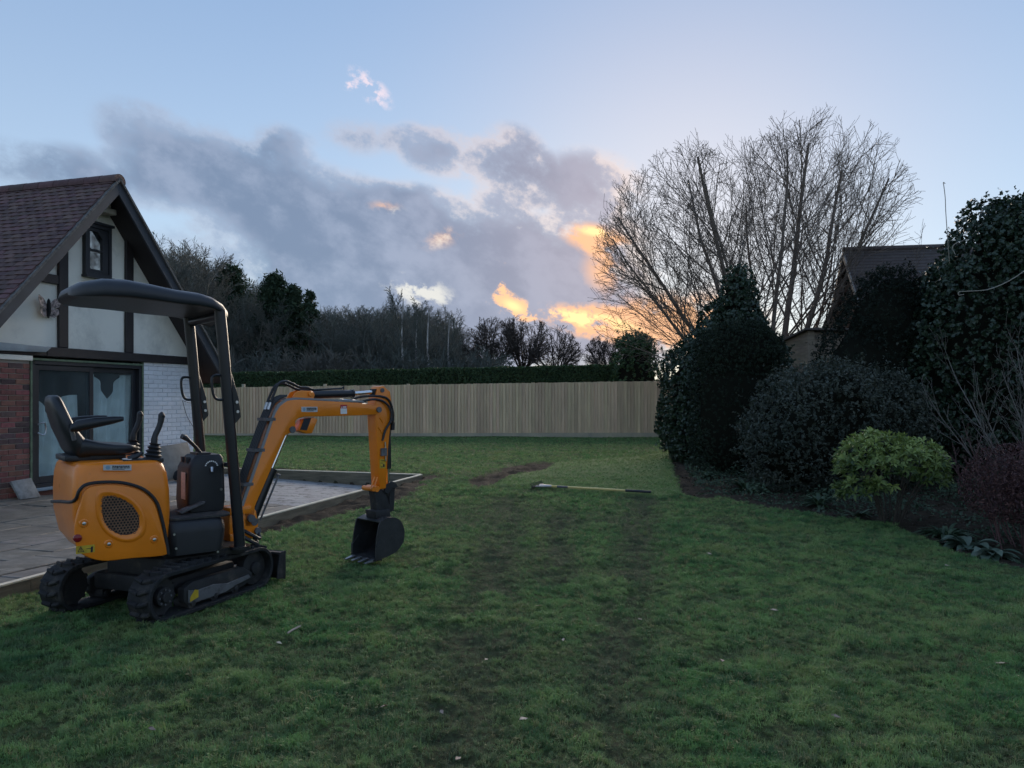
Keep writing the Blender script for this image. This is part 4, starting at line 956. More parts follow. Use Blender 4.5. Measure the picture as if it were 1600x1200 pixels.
    m = U(); m.tube([(.25, -.35, 2.10), (.25, .35, 2.10)], .032, 12); m.build('cross_tube', M_pst, root)
    m = U(); m.tube(spline([(.30, -.33, 1.62), (.29, -.2, 1.6), (.29, .2, 1.6), (.30, .33, 1.62)], 4), .0001, 4) if False else None
    # canopy: moulded S-shaped slab with rounded edges
    prof = [(-.80, 2.175, 2.205), (-.785, 2.15, 2.235), (-.74, 2.138, 2.262), (-.62, 2.135, 2.290), (-.48, 2.135, 2.295), (-.32, 2.13, 2.278), (-.16, 2.122, 2.255), (.0, 2.118, 2.247), (.10, 2.112, 2.228), (.19, 2.09, 2.19), (.25, 2.062, 2.15), (.283, 2.042, 2.11), (.292, 2.05, 2.085)]
    m = U(); rings = []
    for x, z0, z1 in prof:
        xs_ = -.174+(x+.254)*.965
        e = max(0, 1-((x+.254)/.546)**4); hb = .455*(e**.30) if e > 0 else .1; hb = max(hb, .18)
        zc, hz = (z0+z1)/2, (z1-z0)/2
        rings.append([Vector((xs_, hb*math.copysign(abs(math.cos(t))**.35, math.cos(t)), zc+hz*math.copysign(abs(math.sin(t))**.55, math.sin(t))+(.012*(1-math.cos(t)**2) if math.sin(t) > 0 else .030*(1-abs(math.cos(t))**3)))) for t in np.linspace(0, 2*math.pi, 40, endpoint=False)])
    m.loft(rings); m.build('canopy', mat('canopy_moulding', (.026, .030, .040), .40, var=.15, vscale=5, bump=.0006, bscale=160), root, ang=70)
    # ---------------- boom, dipper and bucket
    F = Vector((-2.109, 6.084, 0)); AZ = R(42); E = Vector((math.sin(AZ), math.cos(AZ), 0)); MB_ = frame(F, E)
    bq = lambda px, py: on_plane(px, py, F, E)
    bp = lambda px, py, y=0.: Vector((bq(px, py)[0], y, bq(px, py)[1]))
    def B(): return MB(MB_)
    # swing post
    m = B(); m.box((-.16, -.085, .40), (.02, .085, .46)); m.box((-.16, -.085, .60), (.02, .085, .66)); m.box((-.16, -.07, .42), (-.08, .07, .64)); m.tube([(-.03, 0, .36), (-.03, 0, .70)], .035, 14); sw = m.build('swing_bracket', M_or, root, bevel=.008)
    m = B(); m.prism([(-.06, .38), (.06, .40), (.09, .50), (.07, .62), (-.05, .66)], -.065, .065); m.build('boom_foot_casting', M_or, root, bevel=.012)
    for x, z, r, w in ((.015, .56, .03, .19), (.075, .455, .026, .17)): 
        m = B(); m.disc((x, 0, z), (0, 1, 0), r, w, 14); m.build('pin', M_gsteel, sw)
    m = B(); m.tube(spline([(-.08, -.07, .45), (-.02, -.10, .40), (.06, -.09, .36), (.05, -.05, .42)], 5), .016, 7); m.tube(spline([(-.08, -.03, .5), (.0, -.11, .44), (.08, -.10, .40), (.07, -.05, .48)], 5), .014, 7); m.build('hose', M_hose, root)
    # main boom: outline of the cranked box section
    outl = [(376, 822), (374, 790), (424, 645), (431, 634), (442, 626), (456, 624), (553, 629), (580, 633), (587, 637), (587, 643), (582, 647.5), (556, 649), (470, 651), (460, 653), (455, 658), (455, 669), (447, 676), (440, 680), (392, 790), (390, 822)]
    m = B(); m.prism([bq(*p) for p in outl], -.065, .065); boom = m.build('boom', M_or, root, bevel=.008, ang=40)
    m = B(); 
    gd = [(372, 800), (371, 786), (421, 643), (429, 630), (441, 622.5), (456, 621), (560, 626)]; up = [bp(*p) for p in gd]; lo = [bp(p[0]+5, p[1]+3) for p in gd]
    for y0 in (-.062, .058):
        for i in range(len(up)-1): m.add([up[i]+Vector((0, y0, 0)), up[i+1]+Vector((0, y0, 0)), lo[i+1]+Vector((0, y0, 0)), lo[i]+Vector((0, y0, 0)), up[i]+Vector((0, y0+.006, 0)), up[i+1]+Vector((0, y0+.006, 0)), lo[i+1]+Vector((0, y0+.006, 0)), lo[i]+Vector((0, y0+.006, 0))], [(0, 1, 2, 3), (7, 6, 5, 4), (0, 4, 5, 1), (2, 6, 7, 3)])
    m.build('hose_guard', mat('galvanised_guard', (.26, .27, .29), .45, .4), boom)
    for y in (-.045, -.022, .0, .022, .045):
        m = B(); pts = [bp(367, 822, y), bp(367, 790, y), bp(380, 745, y), bp(402, 682, y), bp(419, 638, y), bp(430, 624, y), bp(443, 618, y)]; m.tube(spline(pts, 4), .0095, 7); m.build('hose', M_hose, boom)
    for px, py in ((381, 756), (399, 703), (416, 655)):
        m = B(); c = bp(px-1, py); m.box((c.x-.035, -.068, c.z-.012), (c.x+.05, .068, c.z+.012)); m.build('hose_clamp', M_gsteel, boom)
    # dipper-ram bracket on the crank of the boom, work lamp under it
    m = B()
    for y in (-.05, .036): m.prism([bq(*p) for p in ((449, 627), (457, 613), (466, 610), (484, 611), (487, 617), (484, 627))], y, y+.014)
    m.disc(bp(479, 616), (0, 1, 0), .02, .13, 12); m.build('ram_bracket', M_or, boom, bevel=.004, seg=1)
    m = B(); m.prism([bq(*p) for p in ((470, 655), (485, 652), (491, 655), (482, 677), (473, 677.5), (462, 673))], -.055, .055); lamp = m.build('work_lamp', M_or, boom, bevel=.008)
    m = B(); m.prism([bq(*p) for p in ((469, 654), (480, 653), (473, 672), (463, 671))], -.062, -.056); m.build('lamp_lens', M_ink, lamp)
    # dipper ram: barrel, rod, pipe, hoses
    m = B(); m.tube([bp(481, 617), bp(551, 615)], .034, 16); m.disc(bp(550, 615), bp(551, 615)-bp(481, 617), .038, .02, 16); ram = m.build('dipper_ram', M_pst, boom, ang=50)
    m = B(); m.tube([bp(551, 615), bp(588, 612)], .017, 12); m.build('rod', M_chr, ram)
    m = B(); m.tube([bp(486, 609.5), bp(534, 607), bp(537, 604), bp(537, 609)], .008, 7); m.build('pipe', M_hose, ram)
    for dy, top in ((-.02, 597), (.03, 600)):
        m = B(); m.tube(spline([bp(418, 636, dy), bp(425, 618, dy), bp(433, top+3, dy), bp(444, top-1, dy), bp(456, top+3, dy), bp(466, top+8, dy), bp(478, top+9, dy), bp(487, 609, dy)], 5), .011, 8); m.build('hose', M_hose, boom)
        m = B(); m.tube([bp(417, 640, dy), bp(420.5, 629, dy)], .014, 8); m.build('hose_fitting', M_metal, boom)
    for y0 in (-.03, .02):
        m = B(); m.tube([bp(540, 626, y0), bp(556, 627.5, y0)], .014, 8); m.tube([bp(534, 624.5, y0), bp(560, 628, y0)], .009, 8); m.build('hose_fitting', M_metal, boom)
    # boom ram below the boom
    m = B(); m.tube([bp(392, 812), bp(424, 732)], .046, 18); m.disc(bp(423, 735), bp(424, 732)-bp(392, 812), .05, .03, 18); ram = m.build('boom_ram', M_pst, root, ang=50)
    m = B(); m.tube([bp(424, 732), bp(449, 672)], .020, 12); m.build('rod', M_chr, ram)
    m = B(); m.tube([bp(400, 812, -.06), bp(429, 742, -.06)], .008, 7); m.tube([bp(426, 741, -.06), bp(432, 742, -.05)], .012, 7); m.build('pipe', M_gsteel, ram)
    m = B(); m.disc(bp(450, 671), (0, 1, 0), .028, .15, 14); m.disc(bp(391, 814), (0, 1, 0), .03, .14, 14); m.build('pin', M_gsteel, ram)
    # logo plates
    logo('name_plate', lambda u, v: MB_ @ bp(464+25*u, 643.5-8*v, -.067), boom)
    m = B(); m.add([bp(525, 646.5, -.0665), bp(535, 646.5, -.0665), bp(535, 638, -.0665), bp(525, 638, -.0665)], [(0, 1, 2, 3)]); st_ = m.build('safety_sticker', M_white, boom)
    m = B(); m.add([bp(524.8, 638, -.0668), bp(535.2, 638, -.0668), bp(535.2, 632.5, -.0668), bp(524.8, 632.5, -.0668)], [(0, 1, 2, 3)]); m.build('header', M_redst, st_)
    m = B(); m.add([bp(526, 637, -.067), bp(527.6, 637, -.067), bp(526.8, 634.5, -.067)], [(0, 1, 2)]); m.add([bp(528.5, 636.8, -.067), bp(534, 636.8, -.067), bp(534, 635, -.067), bp(528.5, 635, -.067)], [(0, 1, 2, 3)]); m.build('header_mark', M_white, st_)
    # dipper arm
    outl = [(584, 612), (587, 604), (593, 603), (603, 612), (607, 640), (604, 662), (600, 700), (597, 762), (587, 764), (580, 650), (580, 632)]
    m = B(); m.prism([bq(*p) for p in outl], -.062, .062); arm = m.build('dipper_arm', M_or, root, bevel=.007, ang=40)
    m = B(); m.disc(bp(584.5, 640), (0, 1, 0), .026, .16, 14); m.disc(bp(590, 610), (0, 1, 0), .02, .15, 12); m.build('pin', M_gsteel, arm)
    m = B(); m.box((bp(585, 612).x-.03, -.03, bp(585, 612).z-.03), (bp(590, 612).x, .03, bp(585, 612).z+.025)); m.build('rod_eye', M_und, arm, bevel=.006)
    for i, pts in enumerate((((556, 629, -.035), (575, 624, -.07), (592, 628, -.080), (602, 641, -.080), (602, 657, -.078), (594, 672, -.075), (590, 688, -.070)), ((548, 626, .02), (565, 620, .0), (585, 619, -.07), (600, 625, -.07), (607, 645, -.065), (609, 662, -.04)))):
        m = B(); m.tube(spline([bp(a, b, y) for a, b, y in pts], 5), .0105, 8); m.build('hose', M_hose, arm)
    for p0, p1 in (((586, 652), (592, 661)), ((584, 667), (591, 677))):
        m = B(); m.tube([bp(*p0, -.0625), bp(*p1, -.0625)], .006, 5); m.build('weld_rib', M_or, arm)
    m = B(); m.box((bp(588, 700).x-.005, -.085, bp(588, 712).z), (bp(596, 700).x, -.062, bp(588, 700).z)); m.build('valve_block', M_gsteel, arm, bevel=.003, seg=1)
    m = B(); m.tube([bp(594, 690, -.072), bp(595, 720, -.072)], .007, 7); m.build('pipe', M_metal, arm)
    m = B(); m.add([bp(586.5, 731, -.0635), bp(595.5, 731, -.0635), bp(595.5, 717, -.0635), bp(586.5, 717, -.0635)], [(0, 1, 2, 3)]); lb = m.build('warning_label', M_yel, arm)
    m = B()
    for x0, y0, x1, y1 in ((588, 720, 594, 719), (588, 723.5, 592, 722.3), (591.5, 729, 594, 724.5), (588.5, 729.5, 591, 728.3)): m.add([bp(x0, y0, -.0640), bp(x1, y0, -.0640), bp(x1, y1, -.0640), bp(x0, y1, -.0640)], [(0, 1, 2, 3)])
    m.build('pictogram', M_ink, lb)
    # bucket ram on the front of the dipper
    m = B(); m.tube([bp(605, 660), bp(606, 732)], .032, 16); ram = m.build('bucket_ram', M_pst, arm, ang=50)
    m = B(); m.tube([bp(606, 732), bp(606, 756)], .016, 12); m.build('rod', M_chr, ram)
    m = B(); m.box((bp(609, 664).x, -.03, bp(609, 672).z), (bp(614, 664).x, .03, bp(609, 660).z)); m.disc(bp(607, 655), (0, 1, 0), .02, .13, 12); m.build('port_block', M_und, ram, bevel=.004, seg=1)
    # linkage and hitch
    m = B()
    for y in (-.062, .05): m.prism([bq(*p) for p in ((594, 768), (597, 757), (606, 751), (613, 754), (616, 760), (606, 763), (600, 772))], y, y+.014)
    m.build('tipping_link', M_und, root, bevel=.004, seg=1)
    m = B()
    for y in (-.045, .03): m.prism([bq(*p) for p in ((604, 757), (613, 757), (611, 797), (604, 800))], y, y+.016)
    m.build('push_link', M_und, root, bevel=.004, seg=1)
    m = B(); m.tube([bp(570, 763, -.08), bp(577, 744, -.08)], .007, 6); m.tube([bp(576, 760, -.08), bp(582, 745, -.07)], .007, 6); m.disc(bp(576, 763), (0, 1, 0), .022, .15, 14); m.disc(bp(582, 763), (0, 1, 0), .028, .14, 14); m.build('grease_pin', M_or, root)
    m = B(); m.prism([bq(*p) for p in ((580, 764), (596, 764), (602, 782), (606, 792), (604, 802), (584, 803), (583, 790))], -.045, .045); m.prism([bq(*p) for p in ((578, 797), (601, 794), (604, 808), (580, 810))], -.075, .075); m.build('quick_hitch', M_und, root, bevel=.01)
    # bucket: opening towards the cab
    K = bp(592, 810); ky = .165
    prof = [(-.125, .0), (-.02, .03), (.09, .005), (.155, -.075), (.17, -.17), (.135, -.255), (.06, -.315), (-.05, -.345), (-.165, -.36)]     # shell seen from the side, lip last
    prof = [(x*.94+K.x, z*.93+K.z) for x, z in prof]; sm = [(p.x, p.z) for p in spline([Vector((x, 0, z)) for x, z in prof], 4)]
    m = B(); n = len(sm); inner = []
    for i, (x, z) in enumerate(sm):
        x0, z0 = sm[max(i-1, 0)]; x1, z1 = sm[min(i+1, n-1)]; t = Vector((x1-x0, z1-z0)).normalized(); inner.append((x+t.y*.012, z-t.x*.012))
    m.prism(sm+inner[::-1], -ky, ky); bk = m.build('bucket', M_bkt, root, ang=50)
    for y in (-ky-.008, ky-.002):
        m = B(); pl = sm+[(K.x-.175, K.z-0.2790), (K.x-.16, K.z-0.1395), (K.x-.135, K.z-0.0279)]; m.prism(pl, y, y+.010); m.build('side_plate', M_bkt, bk)
        m = B(); m.prism([(K.x-.178, K.z-0.3348), (K.x-.178, K.z-0.2278), (K.x-.11, K.z-0.1488), (K.x-.07, K.z-0.1860), (K.x-.07, K.z-0.3208)], y-.006, y-.0005 if y < 0 else y+.018); m.build('side_cutter', M_bkt, bk, bevel=.002, seg=1)
    m = B(); m.box((K.x-.19, -ky, K.z-0.3460), (K.x-.09, ky, K.z-0.3274)); m.build('cutting_edge', M_bkt, bk, bevel=.003, seg=1)
    for y in (-.14, -.047, .047, .14):
        m = B(); x0 = K.x-.17; z0 = K.z-0.3367
        m.add([Vector(p) for p in ((x0, y-.022, z0-.013), (x0, y+.022, z0-.013), (x0, y+.022, z0+.014), (x0, y-.022, z0+.014), (x0-.10, y-.012, z0-.018), (x0-.10, y+.012, z0-.018), (x0-.10, y+.012, z0-.010), (x0-.10, y-.012, z0-.010))], [(3, 2, 1, 0), (4, 5, 6, 7), (0, 1, 5, 4), (1, 2, 6, 5), (2, 3, 7, 6), (3, 0, 4, 7)]); m.build('tooth', mat('polished_tooth', (.30, .30, .31), .35, .8, var=.3, vscale=20), bk, bevel=.002, seg=1)
    for y in (-.07, .05):
        m = B(); m.prism([(K.x-.08, K.z+.0), (K.x-.06, K.z+.075), (K.x+.0, K.z+.085), (K.x+.06, K.z+.06), (K.x+.08, K.z+.0)], y, y+.018); m.build('hanger', M_bkt, bk, bevel=.004, seg=1)
build_excavator()

# ------------------------------------------------------------------ plants: helpers
def leaf_cloud(P, Nn, size, aspect, rng, tilt=.8, fold=.25, curl=.0):
    """one folded two-triangle leaf per point; Nn = outward directions"""
    n = len(P); q = rng.normal(size=(n, 3)); nn = Nn+q*tilt; nn /= np.linalg.norm(nn, axis=1, keepdims=True)
    a = np.cross(nn, rng.normal(size=(n, 3))); a /= np.linalg.norm(a, axis=1, keepdims=True)+1e-9; b = np.cross(nn, a)
    L_ = (size*rng.uniform(.45, 1.5, n))[:, None]; W = L_*aspect
    v0 = P-a*L_*.5; v2 = P+a*L_*.5-nn*L_*curl; up = nn*W*fold; v1 = P+b*W*.5+up-a*L_*.05; v3 = P-b*W*.5+up-a*L_*.05
    V = np.stack([v0, v1, v2, v3], 1).reshape(-1, 3); i = np.arange(n)*4
    T = np.concatenate([np.stack([i, i+1, i+2], 1), np.stack([i, i+2, i+3], 1)])
    return V, T
def ico(sub=3):
    bm = bmesh.new(); bmesh.ops.create_icosphere(bm, subdivisions=sub, radius=1); V = np.array([v.co for v in bm.verts]); T = np.array([[v.index for v in f.verts] for f in bm.faces]); bm.free(); return V, T
ICO3 = ico(3)
def n3(P, s, off=0.):                                   # cheap 3-D lumps from three 2-D noises
    return (fbm(P[:, 0]+off, P[:, 1]-off, s, 3)+fbm(P[:, 1]+off*2, P[:, 2]+9, s, 3)+fbm(P[:, 2]-off, P[:, 0]+21, s, 3))/3-.5
def lobes_points(lobes, n, rng, depth, lump, ls, zmin=.05):
    w = np.array([(l[3]*l[4]+l[4]*l[5]+l[3]*l[5]) for l in lobes]); w = w/w.sum(); P = []; Nn = []
    for k, l in enumerate(lobes):
        m = int(n*w[k]*1.25); d = rng.normal(size=(m, 3)); d /= np.linalg.norm(d, axis=1, keepdims=True)
        c = np.array(l[:3]); r = np.array(l[3:6]); sq = l[6] if len(l) > 6 else 1.
        if sq != 1.: d2 = np.sign(d)*np.abs(d)**sq; d2 /= np.max(np.abs(d2), axis=1, keepdims=True)**.35; dd = d2
        else: dd = d
        base = c+dd*r; f = 1+lump*8*n3(base, ls, k*3.1)-depth*rng.random(m)**2
        p = c+dd*r*f[:, None]; nn = d/r; nn /= np.linalg.norm(nn, axis=1, keepdims=True)
        ok = p[:, 2] > zmin
        for j, o in enumerate(lobes):
            if j != k: q = (p-np.array(o[:3]))/np.array(o[3:6]); ok &= (q**2).sum(1) > .72
        P.append(p[ok]); Nn.append(nn[ok])
    return np.concatenate(P), np.concatenate(Nn)
def core_mesh(lobes, k=.80, lump=.1, ls=1.2):
    V = []; T = []; n = 0
    for i, l in enumerate(lobes):
        v = ICO3[0]; c = np.array(l[:3]); r = np.array(l[3:6]); b = c+v*r; f = k*(1+lump*8*n3(b, ls, i*3.1)); p = c+v*r*f[:, None]; p[:, 2] = np.maximum(p[:, 2], .02)
        V.append(p); T.append(ICO3[1]+n); n += len(v)
    return np.concatenate(V), np.concatenate(T)
def set_tone(me, per_vert):
    a = me.attributes.new('tone', 'FLOAT', 'POINT'); a.data.foreach_set('value', np.asarray(per_vert, np.float32))
def shrub(name, lobes, n, size, aspect, m, label, cat, seed, depth=.35, lump=.12, ls=1.4, tilt=.8, fold=.25, core=.80, stems=None, group=None, curl=0., zmin=.05, stem_mat=None, sprig=None):
    rng = np.random.default_rng(seed); c = np.mean([l[:3] for l in lobes], axis=0); root = empty(name, (c[0], c[1], 0), label, cat, group)
    P, Nn = lobes_points(lobes, n, rng, depth, lump, ls, zmin)
    if sprig:                                  # leaves set along short shoots that stand off the surface
        per, ln, upw = sprig; k = max(len(P)//per, 1); pick = rng.permutation(len(P))[:k]; B0, D0 = P[pick], Nn[pick]
        D = D0*.8+rng.normal(size=D0.shape)*.55+np.array([0, 0, upw]); D /= np.linalg.norm(D, axis=1, keepdims=True)
        L0 = ln*rng.uniform(.3, 1., k)**1.0*(1+2.2*(rng.random(k) > .95)); u = rng.random((k, per)); P = (B0[:, None, :]+D[:, None, :]*(L0[:, None]*u)[:, :, None]).reshape(-1, 3)+rng.normal(0, size*.25, (k*per, 3))
        Nn = np.repeat(D0*.7+D*.3, per, axis=0)
        okz = P[:, 2] > zmin; P, Nn = P[okz], Nn[okz]
    V, T = leaf_cloud(P, Nn, size, aspect, rng, tilt, fold, curl)
    tone = np.repeat(np.clip(.5+1.6*n3(P, 1.7, 5.)+rng.normal(0, .22, len(P)), 0, 1), 4)
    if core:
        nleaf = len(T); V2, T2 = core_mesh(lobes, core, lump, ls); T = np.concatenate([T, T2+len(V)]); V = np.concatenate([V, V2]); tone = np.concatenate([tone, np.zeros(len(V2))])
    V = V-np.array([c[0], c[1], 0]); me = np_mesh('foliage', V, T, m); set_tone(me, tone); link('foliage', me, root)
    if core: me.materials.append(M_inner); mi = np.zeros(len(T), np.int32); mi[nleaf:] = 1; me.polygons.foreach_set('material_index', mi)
    for pts, r0, r1 in (stems or []):
        mb = MB(); pts = spline(pts, 4); k = len(pts); mb.tube(pts, [r0+(r1-r0)*i/(k-1) for i in range(k)], 6); mb.build('stem', stem_mat or M_bark, root)
    return root
M_inner = mat('inner_shade', (.016, .017, .013), 1., spec=0.)  # near-black core colour stands in for the shade inside each shrub
M_bark = mat('grey_bark', (.085, .070, .056), .9, var=.4, vscale=8, bump=.01, bscale=30)
M_twig = mat('dark_twigs', (.060, .047, .040), .85, var=.3, vscale=3)
M_palebark = mat('silver_birch_bark', (.50, .48, .45), .8, col2=(.24, .22, .21), vscale=2.2)
# bare trees -----------------------------------------------------------------
class Tree:
    def __init__(s, seed): s.r = random.Random(seed); s.V = []; s.T = []; s.nb = 0
    def tube(s, pts, rs, n):
        k0 = len(s.V); prev = None; m = len(pts)
        for i, p in enumerate(pts):
            t = (pts[min(i+1, m-1)]-pts[max(i-1, 0)]).normalized()
            if prev is None: a = Vector((0, 0, 1)) if abs(t.z) < .9 else Vector((1, 0, 0)); u = t.cross(a).normalized()
            else: u = (prev-t*prev.dot(t)).normalized()
            prev = u; w = t.cross(u)
            for k in range(n): q = 2*math.pi*k/n; s.V.append(p+(u*math.cos(q)+w*math.sin(q))*rs[i])
        for i in range(m-1):
            for k in range(n):
                a, b = k0+i*n+k, k0+i*n+(k+1) % n; s.T.append((a, b, b+n)); s.T.append((a, b+n, a+n))
        s.nb += 1
    def grow(s, p, d, ln, r, lv, cfg):
        nseg = cfg['seg'][lv]; pts = [p]; rs = [r]; d = d.normalized(); step = ln/nseg; end = cfg['end'][lv]; env = cfg.get('env')
        for i in range(nseg):
            j = Vector((s.r.gauss(0, 1), s.r.gauss(0, 1), s.r.gauss(0, 1)))*cfg['wig'][lv]
            d = (d+j+Vector((0, 0, 1))*cfg['up'][lv]).normalized(); p = p+d*step
            if env is not None and i > 0 and not env(p): break
            pts.append(p); rs.append(max(r*(1-(1-end)*(i+1)/nseg), cfg['rmin']))
        s.tube(pts, rs, cfg['sides'][lv]); nfull = nseg; nseg = len(pts)-1
        if lv+1 >= len(cfg['seg']): return
        nc = cfg['kids'][lv]; nc = int(nc*s.r.uniform(.8, 1.2)*(.3+.7*nseg/nfull)+.5)
        for c in range(nc):
            u = cfg['start'][lv]+(1-cfg['start'][lv])*(c+s.r.random())/nc; x = u*nseg; i = min(int(x), nseg-1); q = pts[i].lerp(pts[i+1], x-i); dd = (pts[i+1]-pts[i]).normalized()
            ax = dd.cross(Vector((s.r.gauss(0, 1), s.r.gauss(0, 1), s.r.gauss(0, 1)))).normalized(); ang = R(s.r.uniform(*cfg['ang'][lv])); nd = Matrix.Rotation(ang, 3, ax) @ dd
            s.grow(q, nd, ln*cfg['len'][lv]*s.r.uniform(.65, 1.15)*(1-.45*u), max(rs[i]*cfg['rad'][lv], cfg['rmin']), lv+1, cfg)
    def mesh(s, name, m, org=Vector((0, 0, 0))):
        return np_mesh(name, np.array([tuple(v-org) for v in s.V]), np.array(s.T), m)

# ------------------------------------------------------------------ the big bare tree on the right
def build_big_tree():
    base = Vector((7.35, 22.0, .1)); t = Tree(11)
    root = empty('bare_tree', base, 'large bare many-stemmed tree with a wide fan of fine twigs above the shrubs', 'tree')
    lobes = [(5.15, 22, 5.3, 2.75, 2.8, 3.55), (8.35, 22, 6.3, 3.0, 3.2, 3.3), (6.85, 22, 5.7, 2.4, 2.6, 3.45), (3.9, 22, 4.2, 1.75, 2., 1.75), (9.8, 22, 4.9, 1.75, 2.2, 2.1), (7.3, 22, 2.2, 2.6, 2.2, 2.4)]
    def env(p):
        k = 1+.30*mnoise.noise(p*.9)
        return any(((p.x-l[0])/l[3])**2+((p.y-l[1])/l[4])**2+((p.z-l[2])/l[5])**2 < k for l in lobes)
    cfg = dict(seg=[10, 8, 6, 4], wig=[.05, .06, .08, .11], up=[.03, .035, .03, .025], kids=[17, 10, 7, 0], start=[.12, .12, .12, .2], ang=[(20, 52), (22, 50), (22, 50), (0, 0)], len=[.62, .56, .46, .5], rad=[.34, .46, .6, .5], end=[.16, .25, .5, .5], sides=[7, 5, 3, 3], rmin=.0048, env=env)
    tr = Tree(5); tr.tube([base+Vector((0, 0, -.3)), base+Vector((.0, 0, .5)), base+Vector((.05, 0, 1.3))], [.42, .34, .30], 10)
    stems = [(-.80, .1, 9., .13), (-.48, -.15, 9.4, .145), (-.22, .25, 9.6, .13), (.0, -.2, 9.6, .12), (.22, .15, 10.4, .17), (.40, -.1, 10.0, .16), (.66, .1, 9.4, .13), (-1.25, -.1, 8.0, .09), (1.0, -.1, 8.4, .10), (.10, .6, 9.0, .11), (-.4, -.6, 8.6, .10), (-1.0, .5, 8, .08), (.8, .6, 8.5, .09)]
    for dx, dy, ln, r in stems:
        o = base+Vector((dx*.55, dy*.5, .75)); t.grow(o, Vector((dx, dy, 1.25)), ln, r*.66, 0, cfg)
    link('trunk', tr.mesh('trunk', M_bark, base), root); link('crown', t.mesh('crown', mat('maple_bark', (.21, .17, .14), .85, var=.3, vscale=3), base), root)
    print('big tree', t.nb, len(t.T))
build_big_tree()

# ------------------------------------------------------------------ trees beyond the fence
FAR = dict(seg=[7, 5, 4, 3], wig=[.05, .09, .12, .14], up=[.03, .05, .05, .03], kids=[13, 8, 5, 0], start=[.2, .2, .2, .2], ang=[(28, 58), (25, 50), (25, 50), (0, 0)], len=[.50, .5, .5, .5], rad=[.5, .55, .6, .5], end=[.25, .3, .5, .6], sides=[5, 4, 3, 3], rmin=.014)
BIRCH = dict(FAR, ang=[(22, 42), (22, 45), (25, 50), (0, 0)], len=[.26, .5, .5, .5], start=[.28, .2, .2, .2], kids=[34, 9, 5, 0], up=[.01, .04, .0, -.03], wig=[.03, .08, .12, .14])
def proto(cfg, seed, ln, r, m, name, tilt=0., multi=1):
    t = Tree(seed)
    for k in range(multi):
        a = 2*math.pi*k/max(multi, 1)+seed; d = Vector((math.cos(a)*tilt, math.sin(a)*tilt, 1)); t.grow(Vector((0, 0, 0)), d, ln, r, 0, cfg)
    return t.mesh(name, m)
def far_twig_mat(name, c): return mat(name, c, .95, var=.25, vscale=.6)  # matt bark colour of bare twigs, varied at random
M_wood = far_twig_mat('far_twigs', (.115, .13, .115)); M_wood2 = far_twig_mat('far_twigs_brown', (.145, .14, .12))
def far_tree(px, Y, h, me_crown, m_trunk, tr_r, label, cat='tree', name='bare_tree', sc=1., group='bare trees beyond the fence', rz=0.):
    x = (px-800)/F_PX*Y; root = empty(name, (x, Y, .1), label, cat, group)
    o = link('crown', me_crown, root); o.scale = (sc*1., sc*1., sc); o.rotation_euler = (0, 0, rz)
    m = MB(); m.tube([(x, Y, .0), (x, Y, h*.28)], [tr_r, tr_r*.8], 7); m.build('trunk', m_trunk, root)
    return root
